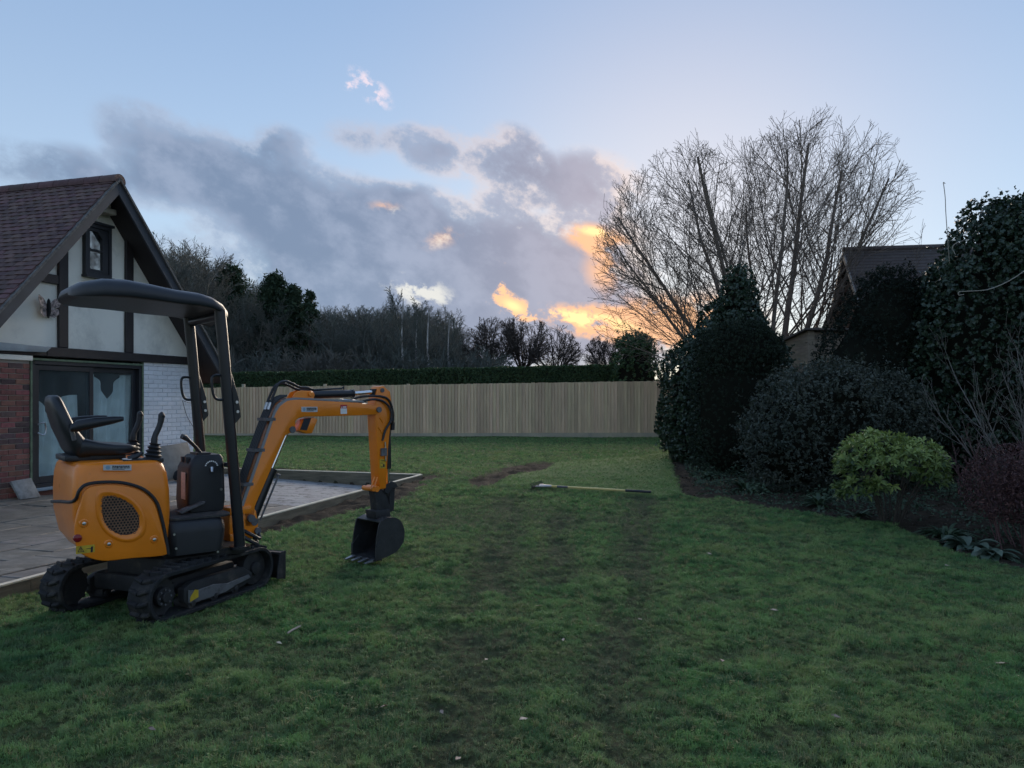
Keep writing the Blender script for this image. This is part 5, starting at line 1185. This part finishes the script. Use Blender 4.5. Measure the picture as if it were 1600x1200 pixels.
def build_far():
    def oak_mesh(seed):
        t = Tree(seed); r = t.r; fork = 3.0
        def env(p): return (p.x/2.35)**2+(p.y/2.35)**2+((p.z-5.5)/2.35)**2 < 1+.30*mnoise.noise(p*.9+Vector((seed, 0, 0)))
        cfg = dict(FAR, seg=[8, 6, 4, 3], kids=[13, 9, 6, 0], start=[.12, .15, .15, .2], ang=[(20, 50), (22, 50), (22, 50), (0, 0)], len=[.55, .5, .45, .5], rad=[.45, .5, .6, .5], up=[.02, .03, .02, .02], rmin=.011, env=env)
        for k in range(9):
            a_ = 2*math.pi*k/9+r.uniform(-.3, .3); ln = r.uniform(.15, 1.1); t.grow(Vector((0, 0, fork+r.uniform(-.2, .5))), Vector((math.cos(a_)*ln, math.sin(a_)*ln, 1.)), 5.2, .085, 0, cfg)
        t.tube([Vector((0, 0, 0)), Vector((0, 0, fork+.6))], [.2, .15], 6)
        return t.mesh('crown', M_twig)
    oak = [oak_mesh(21+k) for k in range(3)]
    zt = lambda py, Y: CAM_H+(HOR-py)/F_PX*Y
    def hgt(me): return max(v.co.z for v in me.vertices)
    for i, (px, py, Y, k, rz, lab) in enumerate(((766, 494, 58, 0, 0., 'round bare tree above the hedge, first of three in a row right of the wood'), (816, 492, 60, 1, 1.3, 'bare tree above the hedge, middle one of the row of three'), (868, 506, 57, 2, 2.2, 'spreading bare tree above the hedge, last of the row of three'))):
        far_tree(px, Y, zt(py, Y), oak[k], M_wood, .2, lab, sc=(zt(py, Y)-.1)/hgt(oak[k]), rz=rz)
    far_tree(948, 48, 5, oak[1], M_palebark, .1, 'small pale bare tree behind the clipped conifer over the fence', sc=(zt(522, 48)-.1)/hgt(oak[1]), rz=.7)
    bir = [proto(BIRCH, 41+k, 10., .12, M_wood, 'crown', .05, 1) for k in range(3)]
    for px, py, Y, k, lab in ((630, 446, 52, 0, 'tall slender birch with pale trunk at the edge of the wood'), (652, 474, 53, 1, 'shorter pale birch between two taller birches'), (670, 462, 52, 2, 'tall birch with pale trunk standing right of the others in the clump'), (702, 480, 53, 1, 'lone thin birch at the right end of the wood')):
        r = far_tree(px, Y, 10, bir[k], M_palebark, .13, lab, sc=(zt(py, Y)-.1)/hgt(bir[k]), rz=px*.1, group='birches at the edge of the wood', name='birch_tree')
        h = zt(py, Y); m = MB(); x = (px-800)/F_PX*Y; m.tube(spline([(x, Y-.3, h*.05), (x+.08, Y-.3, h*.3), (x-.06, Y-.3, h*.6), (x+.04, Y-.25, h*.9)], 4), [.11-.0068*i for i in range(13)], 7); m.build('stem', M_palebark, r)
    # pines
    M_pine = leafmat('pine_needles', (.028, .050, .032), (.060, .092, .052), .8, .2, .1)
    def pine(px, py, Y, wid, label, seed, thin=False):
        rng = np.random.default_rng(seed); h = zt(py, Y); x = (px-800)/F_PX*Y; root = empty('pine_tree', (x, Y, .1), label, 'tree', 'pines in the wood')
        P = []; Nn = []; nb = 150 if not thin else 46
        for k in range(nb):                      # branches in loose tiers, needles bunched towards their ends
            u = rng.random()**.8; z = h*((.30 if not thin else .45)+(.70 if not thin else .55)*u); rad = wid*((1-u)**.75*1.05+.06)*rng.uniform(.55, 1.1); a = rng.uniform(0, 6.28); m_ = 95 if not thin else 45
            v = rng.random(m_)**.55; lift = .22*rad*v*v-.10*rad*v; sp = .10*wid*(.5+.5*v)
            P.append(np.stack([rad*v*math.cos(a), rad*v*math.sin(a), z+lift], 1)+rng.normal(size=(m_, 3))*np.stack([sp, sp, sp*.7], 1)); Nn.append(rng.normal(size=(m_, 3))+np.array([0, 0, .6]))
        P = np.concatenate(P); Nn = np.concatenate(Nn); V, T = leaf_cloud(P, Nn, .34, .30, rng, .9); me = np_mesh('crown', V, T, M_pine); set_tone(me, np.repeat(rng.random(len(P)), 4)); link('crown', me, root)
        m = MB(); m.tube([(x, Y, 0), (x, Y, h*.96)], [.25, .05], 7); m.build('trunk', M_twig, root)
    pine(360, 421, 62, 3.2, 'broad dark pine right of the house gable', 1); pine(430, 434, 58, 2.7, 'tall dark green pine with a peaked top in the middle of the wood', 2); pine(458, 452, 58, 2.0, 'narrow shoulder pine beside the tall peaked pine', 3); pine(484, 458, 57, 1.3, 'thin scraggy pine top standing free against the sky', 4, True); pine(296, 418, 72, 3.0, 'dark evergreen partly hidden by the house roof edge', 6)
    # the wood itself: one mass of bare trees and brushwood
    coll = proto_collection('wood_trees')
    for k in range(4): coll.objects.link(bpy.data.objects.new('wood_tree', proto(dict(FAR, kids=[16, 11, 7, 0], rmin=.012), 61+k, 10., .16, (M_wood, M_wood2)[k % 2], 'wood_tree', .12, 2)))
    BR = dict(FAR, seg=[4, 4, 3], wig=[.08, .12, .14], up=[.02, .02, .02], kids=[14, 10, 0], start=[.05, .1, .1], ang=[(25, 60), (25, 60), (0, 0)], len=[.6, .55, .5], rad=[.6, .6, .6], sides=[3, 3, 3], rmin=.013)
    for k in range(3): coll.objects.link(bpy.data.objects.new('wood_brush', proto(BR, 81+k, 2.6, .05, (M_wood2, M_wood)[k % 2], 'wood_brush', .6, 9)))
    # Collection Info sorts children by name: wood_brush*, then wood_tree*
    sky = [(150, 395), (260, 402), (300, 404), (340, 432), (380, 466), (410, 470), (450, 482), (500, 494), (545, 486), (595, 492), (640, 482), (680, 492), (705, 515), (728, 548), (745, 575)]
    sx = [a for a, b in sky]; sy = [b for a, b in sky]; rng = np.random.default_rng(4); P = []; I = []; Sc = []
    hts = 11.2
    for layer in range(9):
        Y0 = 56+layer*3.4
        for px in np.arange(130, 738, 19 if layer > 2 else 24):
            p = px+rng.uniform(-9, 9); Y = Y0+rng.uniform(-1.5, 1.5); top = zt(np.interp(p, sx, sy), Y)*(.62+.38*rng.random() if layer < 5 else .86+.12*rng.random())
            P.append(((p-800)/F_PX*Y, Y, .05)); I.append(3+rng.integers(0, 4)); Sc.append(top/hts)
    for k in range(420):
        p = rng.uniform(130, 745); Y = rng.uniform(52, 84); P.append(((p-800)/F_PX*Y, Y, 0)); I.append(rng.integers(0, 3)); Sc.append(rng.uniform(.8, 1.7))
    for k in range(70):
        p = rng.uniform(745, 1300); Y = rng.uniform(60, 75); P.append(((p-800)/F_PX*Y, Y, 0)); I.append(rng.integers(0, 3)); Sc.append(rng.uniform(.5, .8))
    n = len(P); instancer('woodland', P, np.stack([np.zeros(n), np.zeros(n), rng.uniform(0, 6.28, n)], 1), Sc, I, coll, label='grey brown mass of bare woodland rising behind the fence')
build_far()

# ------------------------------------------------------------------ hedge and clipped conifers beyond the fence
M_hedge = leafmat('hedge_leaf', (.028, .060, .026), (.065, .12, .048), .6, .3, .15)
def build_hedge():
    rng = np.random.default_rng(8); A, B_ = np.array([-17.5, 33.5]), np.array([4.6, 31.0]); n = 42000
    za, zb = 2.45, 2.82; u = rng.random(n); s = rng.random(n); face = s < .55
    dirx = (B_-A)/np.linalg.norm(B_-A); nr = np.array([dirx[1], -dirx[0]])
    top = za+(zb-za)*u; v = rng.random(n); off = np.where(face, .6, rng.uniform(-.6, .6, n)); z = np.where(face, top-v*1.4, top)+0
    lx = u*np.linalg.norm(B_-A); bumps = (fbm(lx, z*1.0, 1.1, 3)-.5)*.16; off = off+np.where(face, bumps, 0); z = z+np.where(face, 0, bumps*.7)-rng.random(n)**2*.06
    xy = A+u[:, None]*(B_-A)+nr*off[:, None]; P = np.concatenate([xy, z[:, None]], 1); Nn = np.where(face[:, None], np.array([nr[0], nr[1], .2]), np.array([0, 0, 1.]))
    c = (A+B_)/2; root = empty('clipped_hedge', (c[0], c[1], 0), 'long clipped dark green conifer hedge showing above the timber fence', 'hedge')
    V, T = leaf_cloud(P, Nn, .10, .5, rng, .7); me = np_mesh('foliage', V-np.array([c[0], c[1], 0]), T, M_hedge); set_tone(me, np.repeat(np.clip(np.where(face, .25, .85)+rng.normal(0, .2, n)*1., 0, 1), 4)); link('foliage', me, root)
    m = MB(); vs = []
    for p, zz in ((A, za), (B_, zb)):
        for o in (-.54, .54): vs += [Vector((*(p+nr*o), 0)), Vector((*(p+nr*o), zz-.07))]
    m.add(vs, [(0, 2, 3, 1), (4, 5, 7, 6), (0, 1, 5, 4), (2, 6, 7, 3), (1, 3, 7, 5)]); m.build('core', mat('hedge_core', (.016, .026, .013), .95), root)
    # small shoots sticking out of the hedge
build_hedge()
M_yew = leafmat('yew_leaf', (.012, .020, .014), (.026, .042, .022), .7, .25, .1)
shrub('clipped_conifer', [(4.85, 30.2, 2.0, .82, .8, 1.95, .8), (4.9, 30.2, 3.2, .55, .55, .8)], 9000, .11, .5, M_hedge, 'rounded dark conifer rising above the right end of the fence', 'conifer', 31, depth=.2, lump=.07, core=.84, sprig=(8, .25, .4))

# ------------------------------------------------------------------ right-hand border
M_ivy = leafmat('ivy_leaf', (.018, .038, .022), (.048, .080, .044), .34, .5, .12)
M_cot = leafmat('small_grey_leaf', (.034, .050, .038), (.095, .105, .078), .5, .4, .15)
M_lime = leafmat('lime_leaf', (.048, .092, .024), (.31, .39, .11), .42, .45, .3)
M_cones = leafmat('dark_conifer', (.010, .016, .012), (.020, .030, .018), .75, .2, .1)
def lime_shrub(stems):
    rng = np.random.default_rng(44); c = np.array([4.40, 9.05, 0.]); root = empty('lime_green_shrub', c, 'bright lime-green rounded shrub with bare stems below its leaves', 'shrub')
    lob = [(4.40, 9.05, .72, .58, .55, .36), (4.10, 8.92, .50, .32, .34, .30), (4.66, 9.0, .68, .38, .4, .32), (4.2, 9.0, .78, .36, .36, .30), (4.78, 9.1, .58, .32, .34, .26), (3.98, 8.9, .42, .20, .22, .20)]
    P, Nn = lobes_points(lob, 1300, rng, .42, .10, 2.6, .22); ok = (Nn[:, 2] > -.35); P, Nn = P[ok], Nn[ok]; V = []; T = []; tone = []
    for p, n in zip(P, Nn):                        # a whorl of drooping leaves at each shoot tip
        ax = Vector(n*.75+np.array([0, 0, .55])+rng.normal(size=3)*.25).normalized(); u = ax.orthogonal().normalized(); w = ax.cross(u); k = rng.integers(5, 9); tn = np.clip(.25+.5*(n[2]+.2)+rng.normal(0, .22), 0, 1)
        for j in range(k):
            a = 2*math.pi*j/k+rng.uniform(-.3, .3); d = (u*math.cos(a)+w*math.sin(a)); el = rng.uniform(.15, 1.2); L_ = rng.uniform(.06, .11); W = L_*.17; sd = ax.cross(d).normalized(); o = Vector(p); b = len(V)
            f = (d*math.cos(el)+ax*math.sin(el)); mid = o+f*L_*.5; tip = o+f*L_+Vector((0, 0, -L_*.10))-ax*L_*.10; lift = ax*W*.45
            V += [o, mid+sd*W+lift, tip, mid-sd*W+lift, mid]; T += [(b, b+1, b+4), (b+1, b+2, b+4), (b+2, b+3, b+4), (b+3, b, b+4)]; tone += [np.clip(tn+rng.normal(0, .12), 0, 1)]*5
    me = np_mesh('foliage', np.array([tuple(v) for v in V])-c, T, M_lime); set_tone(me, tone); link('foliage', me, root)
    for pts, r0, r1 in stems:
        mb = MB(); pts = spline(pts, 4); k = len(pts); mb.tube(pts, [r0+(r1-r0)*i/(k-1) for i in range(k)], 6); mb.build('stem', M_bark, root)
def build_border():
    shrub('ivy_mound', [(4.45, 17.0, 1.35, 1.25, 1.2, 1.75), (5.3, 17.4, 1.5, 1.2, 1.1, 1.6), (4.95, 17.2, 2.9, .75, .7, .95), (5.05, 17.2, 3.55, .42, .4, .85), (4.0, 16.4, .7, .75, .8, .8)], 64000, .062, .85, M_ivy, 'glossy ivy-covered mound with a pointed top beside the fence end', 'ivy', 41, depth=.22, lump=.10, ls=1.5, tilt=.7, core=.76, sprig=(7, .11, -.1))
    shrub('clipped_yew', [(4.12, 14.1, 1.25, .80, .80, 1.62, .75), (4.15, 14.1, 2.2, .68, .68, .72)], 44000, .040, .35, M_yew, 'dense dark clipped yew dome in front of the ivy mound', 'yew', 42, depth=.10, lump=.035, tilt=.9, core=.84, ls=2.4, sprig=(9, .07, .3))
    shrub('small_leaved_shrub', [(4.75, 11.9, .98, 1.10, .95, .98), (5.45, 12.1, 1.05, .95, .9, .95), (4.3, 11.8, .75, .70, .75, .75), (5.0, 11.9, 1.5, .75, .7, .5), (5.85, 12.2, .8, .6, .7, .8)], 70000, .044, .5, M_cot, 'wide grey-green small-leaved shrub left of the lime shrub', 'shrub', 43, depth=.30, lump=.12, ls=2.6, tilt=.9, core=.66, sprig=(9, .17, .5))
    rnd = random.Random(4); st_ = []
    for k in range(22):
        a = rnd.uniform(0, 6.28); c = (4.42, 9.05); x, y = c[0]+.10*math.cos(a), c[1]+.10*math.sin(a); e = rnd.uniform(.25, .55)
        st_.append(([(x, y, .0), (c[0]+e*.5*math.cos(a), c[1]+e*.5*math.sin(a), .35), (c[0]+e*math.cos(a), c[1]+e*math.sin(a), .75)], .010, .006))
    lime_shrub(st_)
    shrub('dark_conifer', [(6.15, 13.2, 1.4, 1.10, .85, 1.85), (6.35, 13.2, 2.45, .78, .7, 1.15), (6.6, 13.3, 3.0, .58, .5, .75), (7.0, 13.4, 2.2, .6, .6, 1.4)], 52000, .05, .35, M_cones, 'very dark conical conifer in front of the neighbouring roof', 'conifer', 45, depth=.2, lump=.08, core=.76, sprig=(9, .12, .5), ls=2.)
    shrub('ivy_bank', [(7.95, 12.6, 2.2, 1.35, 1.2, 2.35), (8.9, 12.4, 2.9, 1.45, 1.3, 2.15), (7.3, 12.9, 1.5, 1.0, .9, 1.9), (8.35, 12.4, 3.9, .85, .8, .85), (9.35, 12.3, 4.3, .9, .8, .75), (7.5, 12.8, 3.1, .75, .7, .75), (10.6, 12.2, 2.8, 1.4, 1.3, 2.6)], 150000, .060, .8, M_ivy, 'tall dark ivy-covered bank filling the right-hand side of the garden', 'ivy', 46, depth=.22, lump=.10, ls=1.4, tilt=.75, core=.74, sprig=(7, .13, .1))
    # shoots that stand out of the ivy
    def strand(name, pts, r, m_, label, cat): mb = MB(); mb.tube(spline(pts, 6), r, 5); tag(mb.build(name, m_), label, cat)
    M_pale = mat('pale_stem', (.34, .31, .26), .8)
    strand('ivy_shoot', [at(1486, 440, 12.3), at(1482, 390, 12.1), at(1478, 334, 12.), at(1477, 310, 12.), at(1475, 292, 12.), at(1474, 285, 12.), at(1477, 287, 12.)], .006, M_pale, 'thin upright hooked shoot against the sky above the ivy', 'shoot')
    strand('hanging_stem', [at(1612, 415, 11.0), at(1580, 437, 11.0), at(1545, 452, 11.0), at(1512, 455, 11.), at(1499, 456, 11.), at(1498, 461, 11.), at(1506, 460, 11.)], .006, M_pale, 'long pale stem curling out of the ivy at the frame edge', 'stem')
    strand('bent_twig', [at(1505, 376, 11.1), at(1494, 380, 11.1), at(1488, 387, 11.1), at(1493, 398, 11.1)], .005, M_pale, 'short pale bent twig on the dark ivy', 'twig')
    # bare pale twiggy shrub
    t = Tree(77); base = Vector((6.35, 9.35, 0)); cfg = dict(seg=[7, 5, 3], wig=[.07, .10, .12], up=[.06, .08, .08], kids=[7, 4, 0], start=[.3, .25, .2], ang=[(15, 40), (18, 45), (0, 0)], len=[.45, .5, .5], rad=[.55, .6, .6], end=[.35, .4, .5], sides=[5, 4, 3], rmin=.0022)
    for k in range(17):
        a = t.r.uniform(0, 6.28); o = base+Vector((math.cos(a)*.12, math.sin(a)*.12, 0)); lean = t.r.uniform(.15, .75); t.grow(o, Vector((math.cos(a)*lean-.22, math.sin(a)*lean-.1, 1)), t.r.uniform(1.7, 2.5), .012, 0, cfg)
    root = empty('bare_twiggy_shrub', base, 'pale bare twiggy shrub in front of the ivy bank', 'shrub'); link('stems', t.mesh('stems', mat('pale_twig', (.15, .135, .12), .8), base), root)
    # purple-brown shrub: fine upright twigs with small leaves
    base = Vector((5.12, 7.75, 0)); t = Tree(78); cfg = dict(cfg, kids=[8, 4, 0], rmin=.0018, up=[.05, .05, .04])
    for k in range(34):
        a = t.r.uniform(0, 6.28); rr = t.r.uniform(0, .3); o = base+Vector((math.cos(a)*rr, math.sin(a)*rr, 0)); lean = t.r.uniform(.0, .45); t.grow(o, Vector((math.cos(a)*lean, math.sin(a)*lean, 1)), t.r.uniform(.75, 1.05), .007, 0, cfg)
    root = empty('purple_brown_shrub', base, 'dark purple-brown twiggy shrub at the front right of the border', 'shrub'); link('stems', t.mesh('stems', mat('purple_twig', (.13, .07, .07), .85), base), root)
    rng = np.random.default_rng(79); P, Nn = lobes_points([(5.12, 7.75, .62, .62, .6, .46)], 10500, rng, .8, .1, 2.); V, T = leaf_cloud(P, Nn, .030, .45, rng, 1.2); me = np_mesh('foliage', V-np.array(base), T, leafmat('purple_leaf', (.050, .024, .028), (.17, .085, .075), .6, .3, .15)); set_tone(me, np.repeat(rng.random(len(P))**2, 4)); link('foliage', me, root)
    # low leafy plants at the edge of the bed
    M_low = leafmat('border_leaf', (.035, .065, .034), (.10, .15, .085), .5, .4, .25); M_grey = leafmat('grey_leaf', (.05, .09, .06), (.15, .20, .15), .5, .4, .2)
    def rosette(name, px, py, n, ln, wd, m_, label, seed, arch=.5, group='low plants along the edge of the bed'):
        rng = random.Random(seed); x, y = gpt(px, py); z0 = float(ground_z(np.array([x]), np.array([y]))[0]); root = empty(name, (x, y, z0), label, 'plant', group)
        for k in range(n):
            a = rng.uniform(0, 6.28); l = ln*rng.uniform(.6, 1.15); w = wd*rng.uniform(.7, 1.2); el = rng.uniform(.25, 1.1); r0 = rng.uniform(0, .06); V = []; m_n = 6
            dx, dy = math.cos(a), math.sin(a)
            for i in range(m_n+1):
                u = i/m_n; d = r0+l*u*math.cos(el*(1-.3*u)); zz = .01+l*(u*math.sin(el)-arch*u*u*.8); ww = w*math.sin(math.pi*min(u*.93+.07, 1))**.8*.5
                for q in (-1, 0, 1): V.append((dx*d-dy*q*ww, dy*d+dx*q*ww, zz+(abs(q)*ww*.35)))
            Fq = [(i*3+j, i*3+j+1, i*3+j+4, i*3+j+3) for i in range(m_n) for j in range(2)]
            me = np_mesh('leaf', V, Fq, m_, 60); set_tone(me, np.full(len(V), rng.random())); link('leaf', me, root)
    rosette('leafy_plant', 1478, 838, 60, .33, .045, M_low, 'tuft of narrow arching leaves at the edge of the bed', 1, .7)
    rosette('broad_leaved_plant', 1512, 856, 30, .30, .11, M_grey, 'low grey-green plant with broad flopping leaves on the bed edge', 2, .75)
    rosette('broad_leaved_plant', 1548, 868, 28, .28, .10, M_grey, 'broad-leaved plant nearest the frame edge, below the purple-brown shrub', 3, .8)
    rosette('leafy_plant', 1165, 766, 44, .36, .06, M_low, 'low green leafy plant under the clipped yew', 4, .6); rosette('leafy_plant', 1280, 790, 36, .30, .05, M_low, 'small dark leafy plant left of the lime shrub', 5, .6)
    rosette('leafy_plant', 1340, 806, 16, .2, .05, M_low, 'small sprig of leaves under the lime shrub', 6, .5); rosette('leafy_plant', 1105, 745, 36, .32, .05, M_low, 'dark leafy clump at the foot of the ivy mound', 7, .6)
    # dead leaves and soil crumbs on the bed
    rng = np.random.default_rng(12); n = 2600; x = rng.uniform(2.4, 8, n); y = rng.uniform(6.2, 16, n); s = masks(x, y)[3] > .6; x, y = x[s], y[s]; z = ground_z(x, y)+.012
    V, T = leaf_cloud(np.stack([x, y, z], 1), np.tile(np.array([0, 0, 1.]), (len(x), 1)), .05, .5, rng, .45, .4); me = np_mesh('leaf_litter', V, T, leafmat('dead_leaf', (.05, .038, .028), (.17, .13, .095), .8, .2, .1)); set_tone(me, np.repeat(rng.random(len(x))**2, 4)); tag(link('leaf_litter', me), 'dead brown leaves scattered over the soil bed', kind='stuff')
    n = 34000; x = rng.uniform(2.4, 8, n); y = rng.uniform(6.2, 17, n); dn = fbm(x, y, 1.6, 3); s = (sdist(x, y, BED) < -.22) & (rng.random(n) < sstep(.30, .52, dn)); x, y, dn = x[s], y[s], dn[s]; z = ground_z(x, y)+rng.random(len(x))*.22*sstep(.45, .68, dn)+.01
    V, T = leaf_cloud(np.stack([x, y, z], 1), np.tile(np.array([0, -.3, 1.]), (len(x), 1)), .05, .45, rng, .6, .3); me = np_mesh('ground_cover', V, T, M_low); set_tone(me, np.repeat(rng.random(len(x))**1.6*.8, 4)); tag(link('ground_cover', me), 'low green ground cover under the shrubs', kind='stuff')
build_border()

# ------------------------------------------------------------------ neighbouring house and shed
def build_neighbour():
    al = R(10); g = Vector((math.sin(al), math.cos(al), 0)); rd = Vector((math.cos(al), -math.sin(al), 0)); A = at(1318, 391, 22.0); zr = A.z; O = Vector((A.x, A.y, 0))
    root = empty('neighbouring_house', O, 'brown tiled roof and gable of a house behind the dark conifer', 'house'); M = frame(O, rd)      # x along the ridge, y = back
    hw, sl = 3.4, 1.0
    m = MB(M); m.prism([(0, 0), (.0, 0)], 0, 0) if False else None
    m.add([Vector(p) for p in ((.25, -hw+.3, 0), (.25, hw-.3, 0), (.25, hw-.3, zr-hw+.1), (.25, 0, zr-.2), (.25, -hw+.3, zr-hw+.1), (9, -hw+.3, 0), (9, hw-.3, 0), (9, hw-.3, zr-hw+.1), (9, 0, zr-.2), (9, -hw+.3, zr-hw+.1))], [(0, 1, 2, 3, 4), (9, 8, 7, 6, 5), (0, 4, 9, 5), (1, 6, 7, 2)]); m.build('wall', mat('brown_brick', (.12, .075, .058), .9, var=.3, vscale=10), root)
    M_rt = mat('brown_tile', (.085, .066, .060), .75, var=.3, vscale=6, rand=.1)
    m = MB(M)
    for sg in (-1, 1): m.add([Vector(p) for p in ((0, 0, zr-.09), (9.2, 0, zr-.09), (9.2, sg*hw, zr-hw*sl-.09), (0, sg*hw, zr-hw*sl-.09))], [(0, 1, 2, 3)])
    roof = m.build('roof', M_beam, root)
    for r in range(24):
        m = MB(M); d0, d1 = r*.10, r*.10+.13
        m.add([Vector(p) for p in ((.0, -d0, zr-d0+.0), (9.2, -d0, zr-d0), (9.2, -d1, zr-d1+.022), (0, -d1, zr-d1+.022), (0, -d1, zr-d1-.01), (9.2, -d1, zr-d1-.01))], [(0, 3, 2, 1), (3, 4, 5, 2)]); m.build('tile_course', M_rt, roof)
    m = MB(M); m.tube([(-.02, 0, zr), (9.2, 0, zr)], .09, 8); m.build('ridge', M_rt, roof)
    m = MB(M); m.add([Vector(p) for p in ((-.03, 0, zr-.02), (-.03, -hw, zr-hw-.02), (-.03, -hw, zr-hw-.18), (-.03, 0, zr-.2), (.02, 0, zr-.02), (.02, -hw, zr-hw-.02), (.02, -hw, zr-hw-.18), (.02, 0, zr-.2))], [(0, 1, 2, 3), (7, 6, 5, 4), (0, 4, 5, 1), (3, 2, 6, 7)]); m.build('barge_board', mat('pale_barge', (.42, .40, .38), .7), roof)
    m = MB(M); m.add([Vector(p) for p in ((-.03, 0, zr-.02), (-.03, hw, zr-hw-.02), (-.03, hw, zr-hw-.2), (-.03, 0, zr-.22), (.02, 0, zr-.02), (.02, hw, zr-hw-.02), (.02, hw, zr-hw-.2), (.02, 0, zr-.22))], [(3, 2, 1, 0), (4, 5, 6, 7), (0, 1, 5, 4), (3, 7, 6, 2)]); m.build('barge_board', M_beam, roof)
    # shed
    A = at(1262, 513, 19.0); O = Vector((A.x, A.y, 0)); zt_ = A.z; root = empty('wooden_shed', O, 'small timber shed with overhanging felt roof peeping over the shrubs', 'shed'); M = frame(O, (1, .05, 0))
    M_sh = mat('shed_board', (.26, .205, .15), .85, var=.3, vscale=3, stretch=(1, 1, 6), rand=.15)
    for k in range(12):
        z1 = zt_-.10-k*.16; m = MB(M); m.add([Vector(p) for p in ((.17, 0, z1-.17), (1.5, 0, z1-.17), (1.5, .02, z1), (.17, .02, z1), (.17, .03, z1-.17), (1.5, .03, z1-.17))], [(0, 1, 2, 3), (0, 4, 5, 1)]); m.build('board', M_sh, root)
        m = MB(M); e = lambda y: -.30*y*.55
        m.add([Vector(p) for p in ((-.0, .05, z1-.17), (.0, .05, z1), (-.06, 2., z1+0.), (-.06, 2., z1-.17))], [(0, 1, 2, 3)]); m.build('board', M_sh, root)
    m = MB(M); m.box((-.01, -.02, 0), (.165, .10, zt_-.05)); m.build('corner_post', M_sh, root, bevel=.006, seg=1)
    m = MB(M); m.add([Vector(p) for p in ((-.12, -.14, zt_-.045), (1.7, -.14, zt_-.045), (1.7, 2.2, zt_-.35), (-.16, 2.2, zt_-.35), (-.12, -.14, zt_), (1.7, -.14, zt_), (1.7, 2.2, zt_-.30), (-.16, 2.2, zt_-.30))], [(3, 2, 1, 0), (4, 5, 6, 7), (0, 1, 5, 4), (1, 2, 6, 5), (2, 3, 7, 6), (3, 0, 4, 7)]); m.build('roof', mat('shed_felt', (.10, .085, .075), .9), root)
build_neighbour()

# ------------------------------------------------------------------ things lying on the lawn
def build_lawn_things():
    def gz(x, y): return float(ground_z(np.array([x]), np.array([y]))[0])
    a = gpt(846, 764); b = gpt(1012, 773.5); A = Vector((*a, gz(*a)+.045)); B_ = Vector((*b, gz(*b)+.03)); d = (B_-A).normalized(); s = Vector((-d.y, d.x, 0)).normalized()
    root = empty('landscape_rake', (A.x, A.y, 0), 'yellow-handled rake with black grip lying across the lawn', 'rake'); L_ = (B_-A).length
    for nm, u0, u1, r, m_ in (('handle', .10, .155, .016, mat('yellow_fibreglass', (.62, .47, .16), .5)), ('grey_sleeve', .155, .26, .017, M_gsteel), ('shaft', .26, .80, .016, mat('yellow_fibreglass_shaft', (.66, .51, .20), .5)), ('grip', .80, 1.03, .019, M_hose)):
        m = MB(); m.tube([A+d*L_*u0, A+d*L_*u1], r, 10); m.build(nm, m_, root)
    m = MB(); m.tube([A-d*.03, A+d*L_*.10], [.024, .018], 10)
    for q in (-1, 1): m.tube(spline([A+d*.18, A+d*.06+s*q*.06, A-d*.05+s*q*.12], 4), .009, 6)
    m.build('socket', mat('bright_steel', (.42, .42, .43), .4, .6), root)
    m = MB(); h = A-d*.06; m.tube([h-s*.24, h+s*.24], .014, 6)
    for k in range(11): p = h+s*(-.24+.048*k); m.tube([p, p-d*.02+Vector((0, 0, -.03)), p-d*.03+Vector((0, 0, -.07))], .005, 5)
    for k in range(11): p = h+s*(-.24+.048*k); m.tube([p, p-d*.03+Vector((0, 0, .05))], .005, 5)
    m.build('head', M_und, root)
    x, y = gpt(458, 992); m = MB(); z = gz(x, y)+.02; m.tube([(x-.02, y-.05, z), (x, y, z+.006), (x+.03, y+.06, z+.012)], [.006, .007, .005], 6); tag(m.build('short_stick', mat('pale_stick', (.42, .34, .27), .8)), 'short pale stick lying on the grass in front of the excavator', 'stick')
    rnd = random.Random(2); M_lf = mat('fallen_leaf', (.44, .34, .26), .7, rand=.35)
    spots = [(1566, 1040, 'pale fallen leaf on the grass near the frame edge'), (650, 893, None), (1408, 862, None), (716, 1182, None), (818, 1128, None), (1000, 966, None), (1306, 1124, None), (1128, 1036, None), (842, 950, None), (436, 1010, None), (600, 1106, None), (237, 1144, None), (1108, 870, None), (1480, 888, None), (880, 1002, None), (690, 1104, None), (1210, 955, None), (760, 1030, None)]
    for i, (px, py, lab) in enumerate(spots):
        x, y = gpt(px, py); z = gz(x, y)+.022; q = rnd.uniform(0, 6.28); s_ = rnd.uniform(.018, .03)*(1.3 if lab else 1); c, e = math.cos(q)*s_, math.sin(q)*s_
        m = MB(); pts = [Vector((-c, -e, 0)), Vector((e*.5, -c*.5, .008)), Vector((c*.4+e*.3, e*.4-c*.3, .012)), Vector((c, e, .006)), Vector((-e*.5, c*.5, .004))]; pts = [p+Vector((x, y, z)) for p in pts]
        m.add(pts+[p-Vector((0, 0, .002)) for p in pts], [(0, 1, 2, 3, 4), (9, 8, 7, 6, 5)]+[(k, k+5, (k+1) % 5+5, (k+1) % 5) for k in range(5)])
        o = m.build('fallen_leaf', M_lf); tag(o, lab or 'tiny pale leaf scrap lying on the lawn', 'leaf', None if lab else 'pale scraps scattered over the lawn')
build_lawn_things()
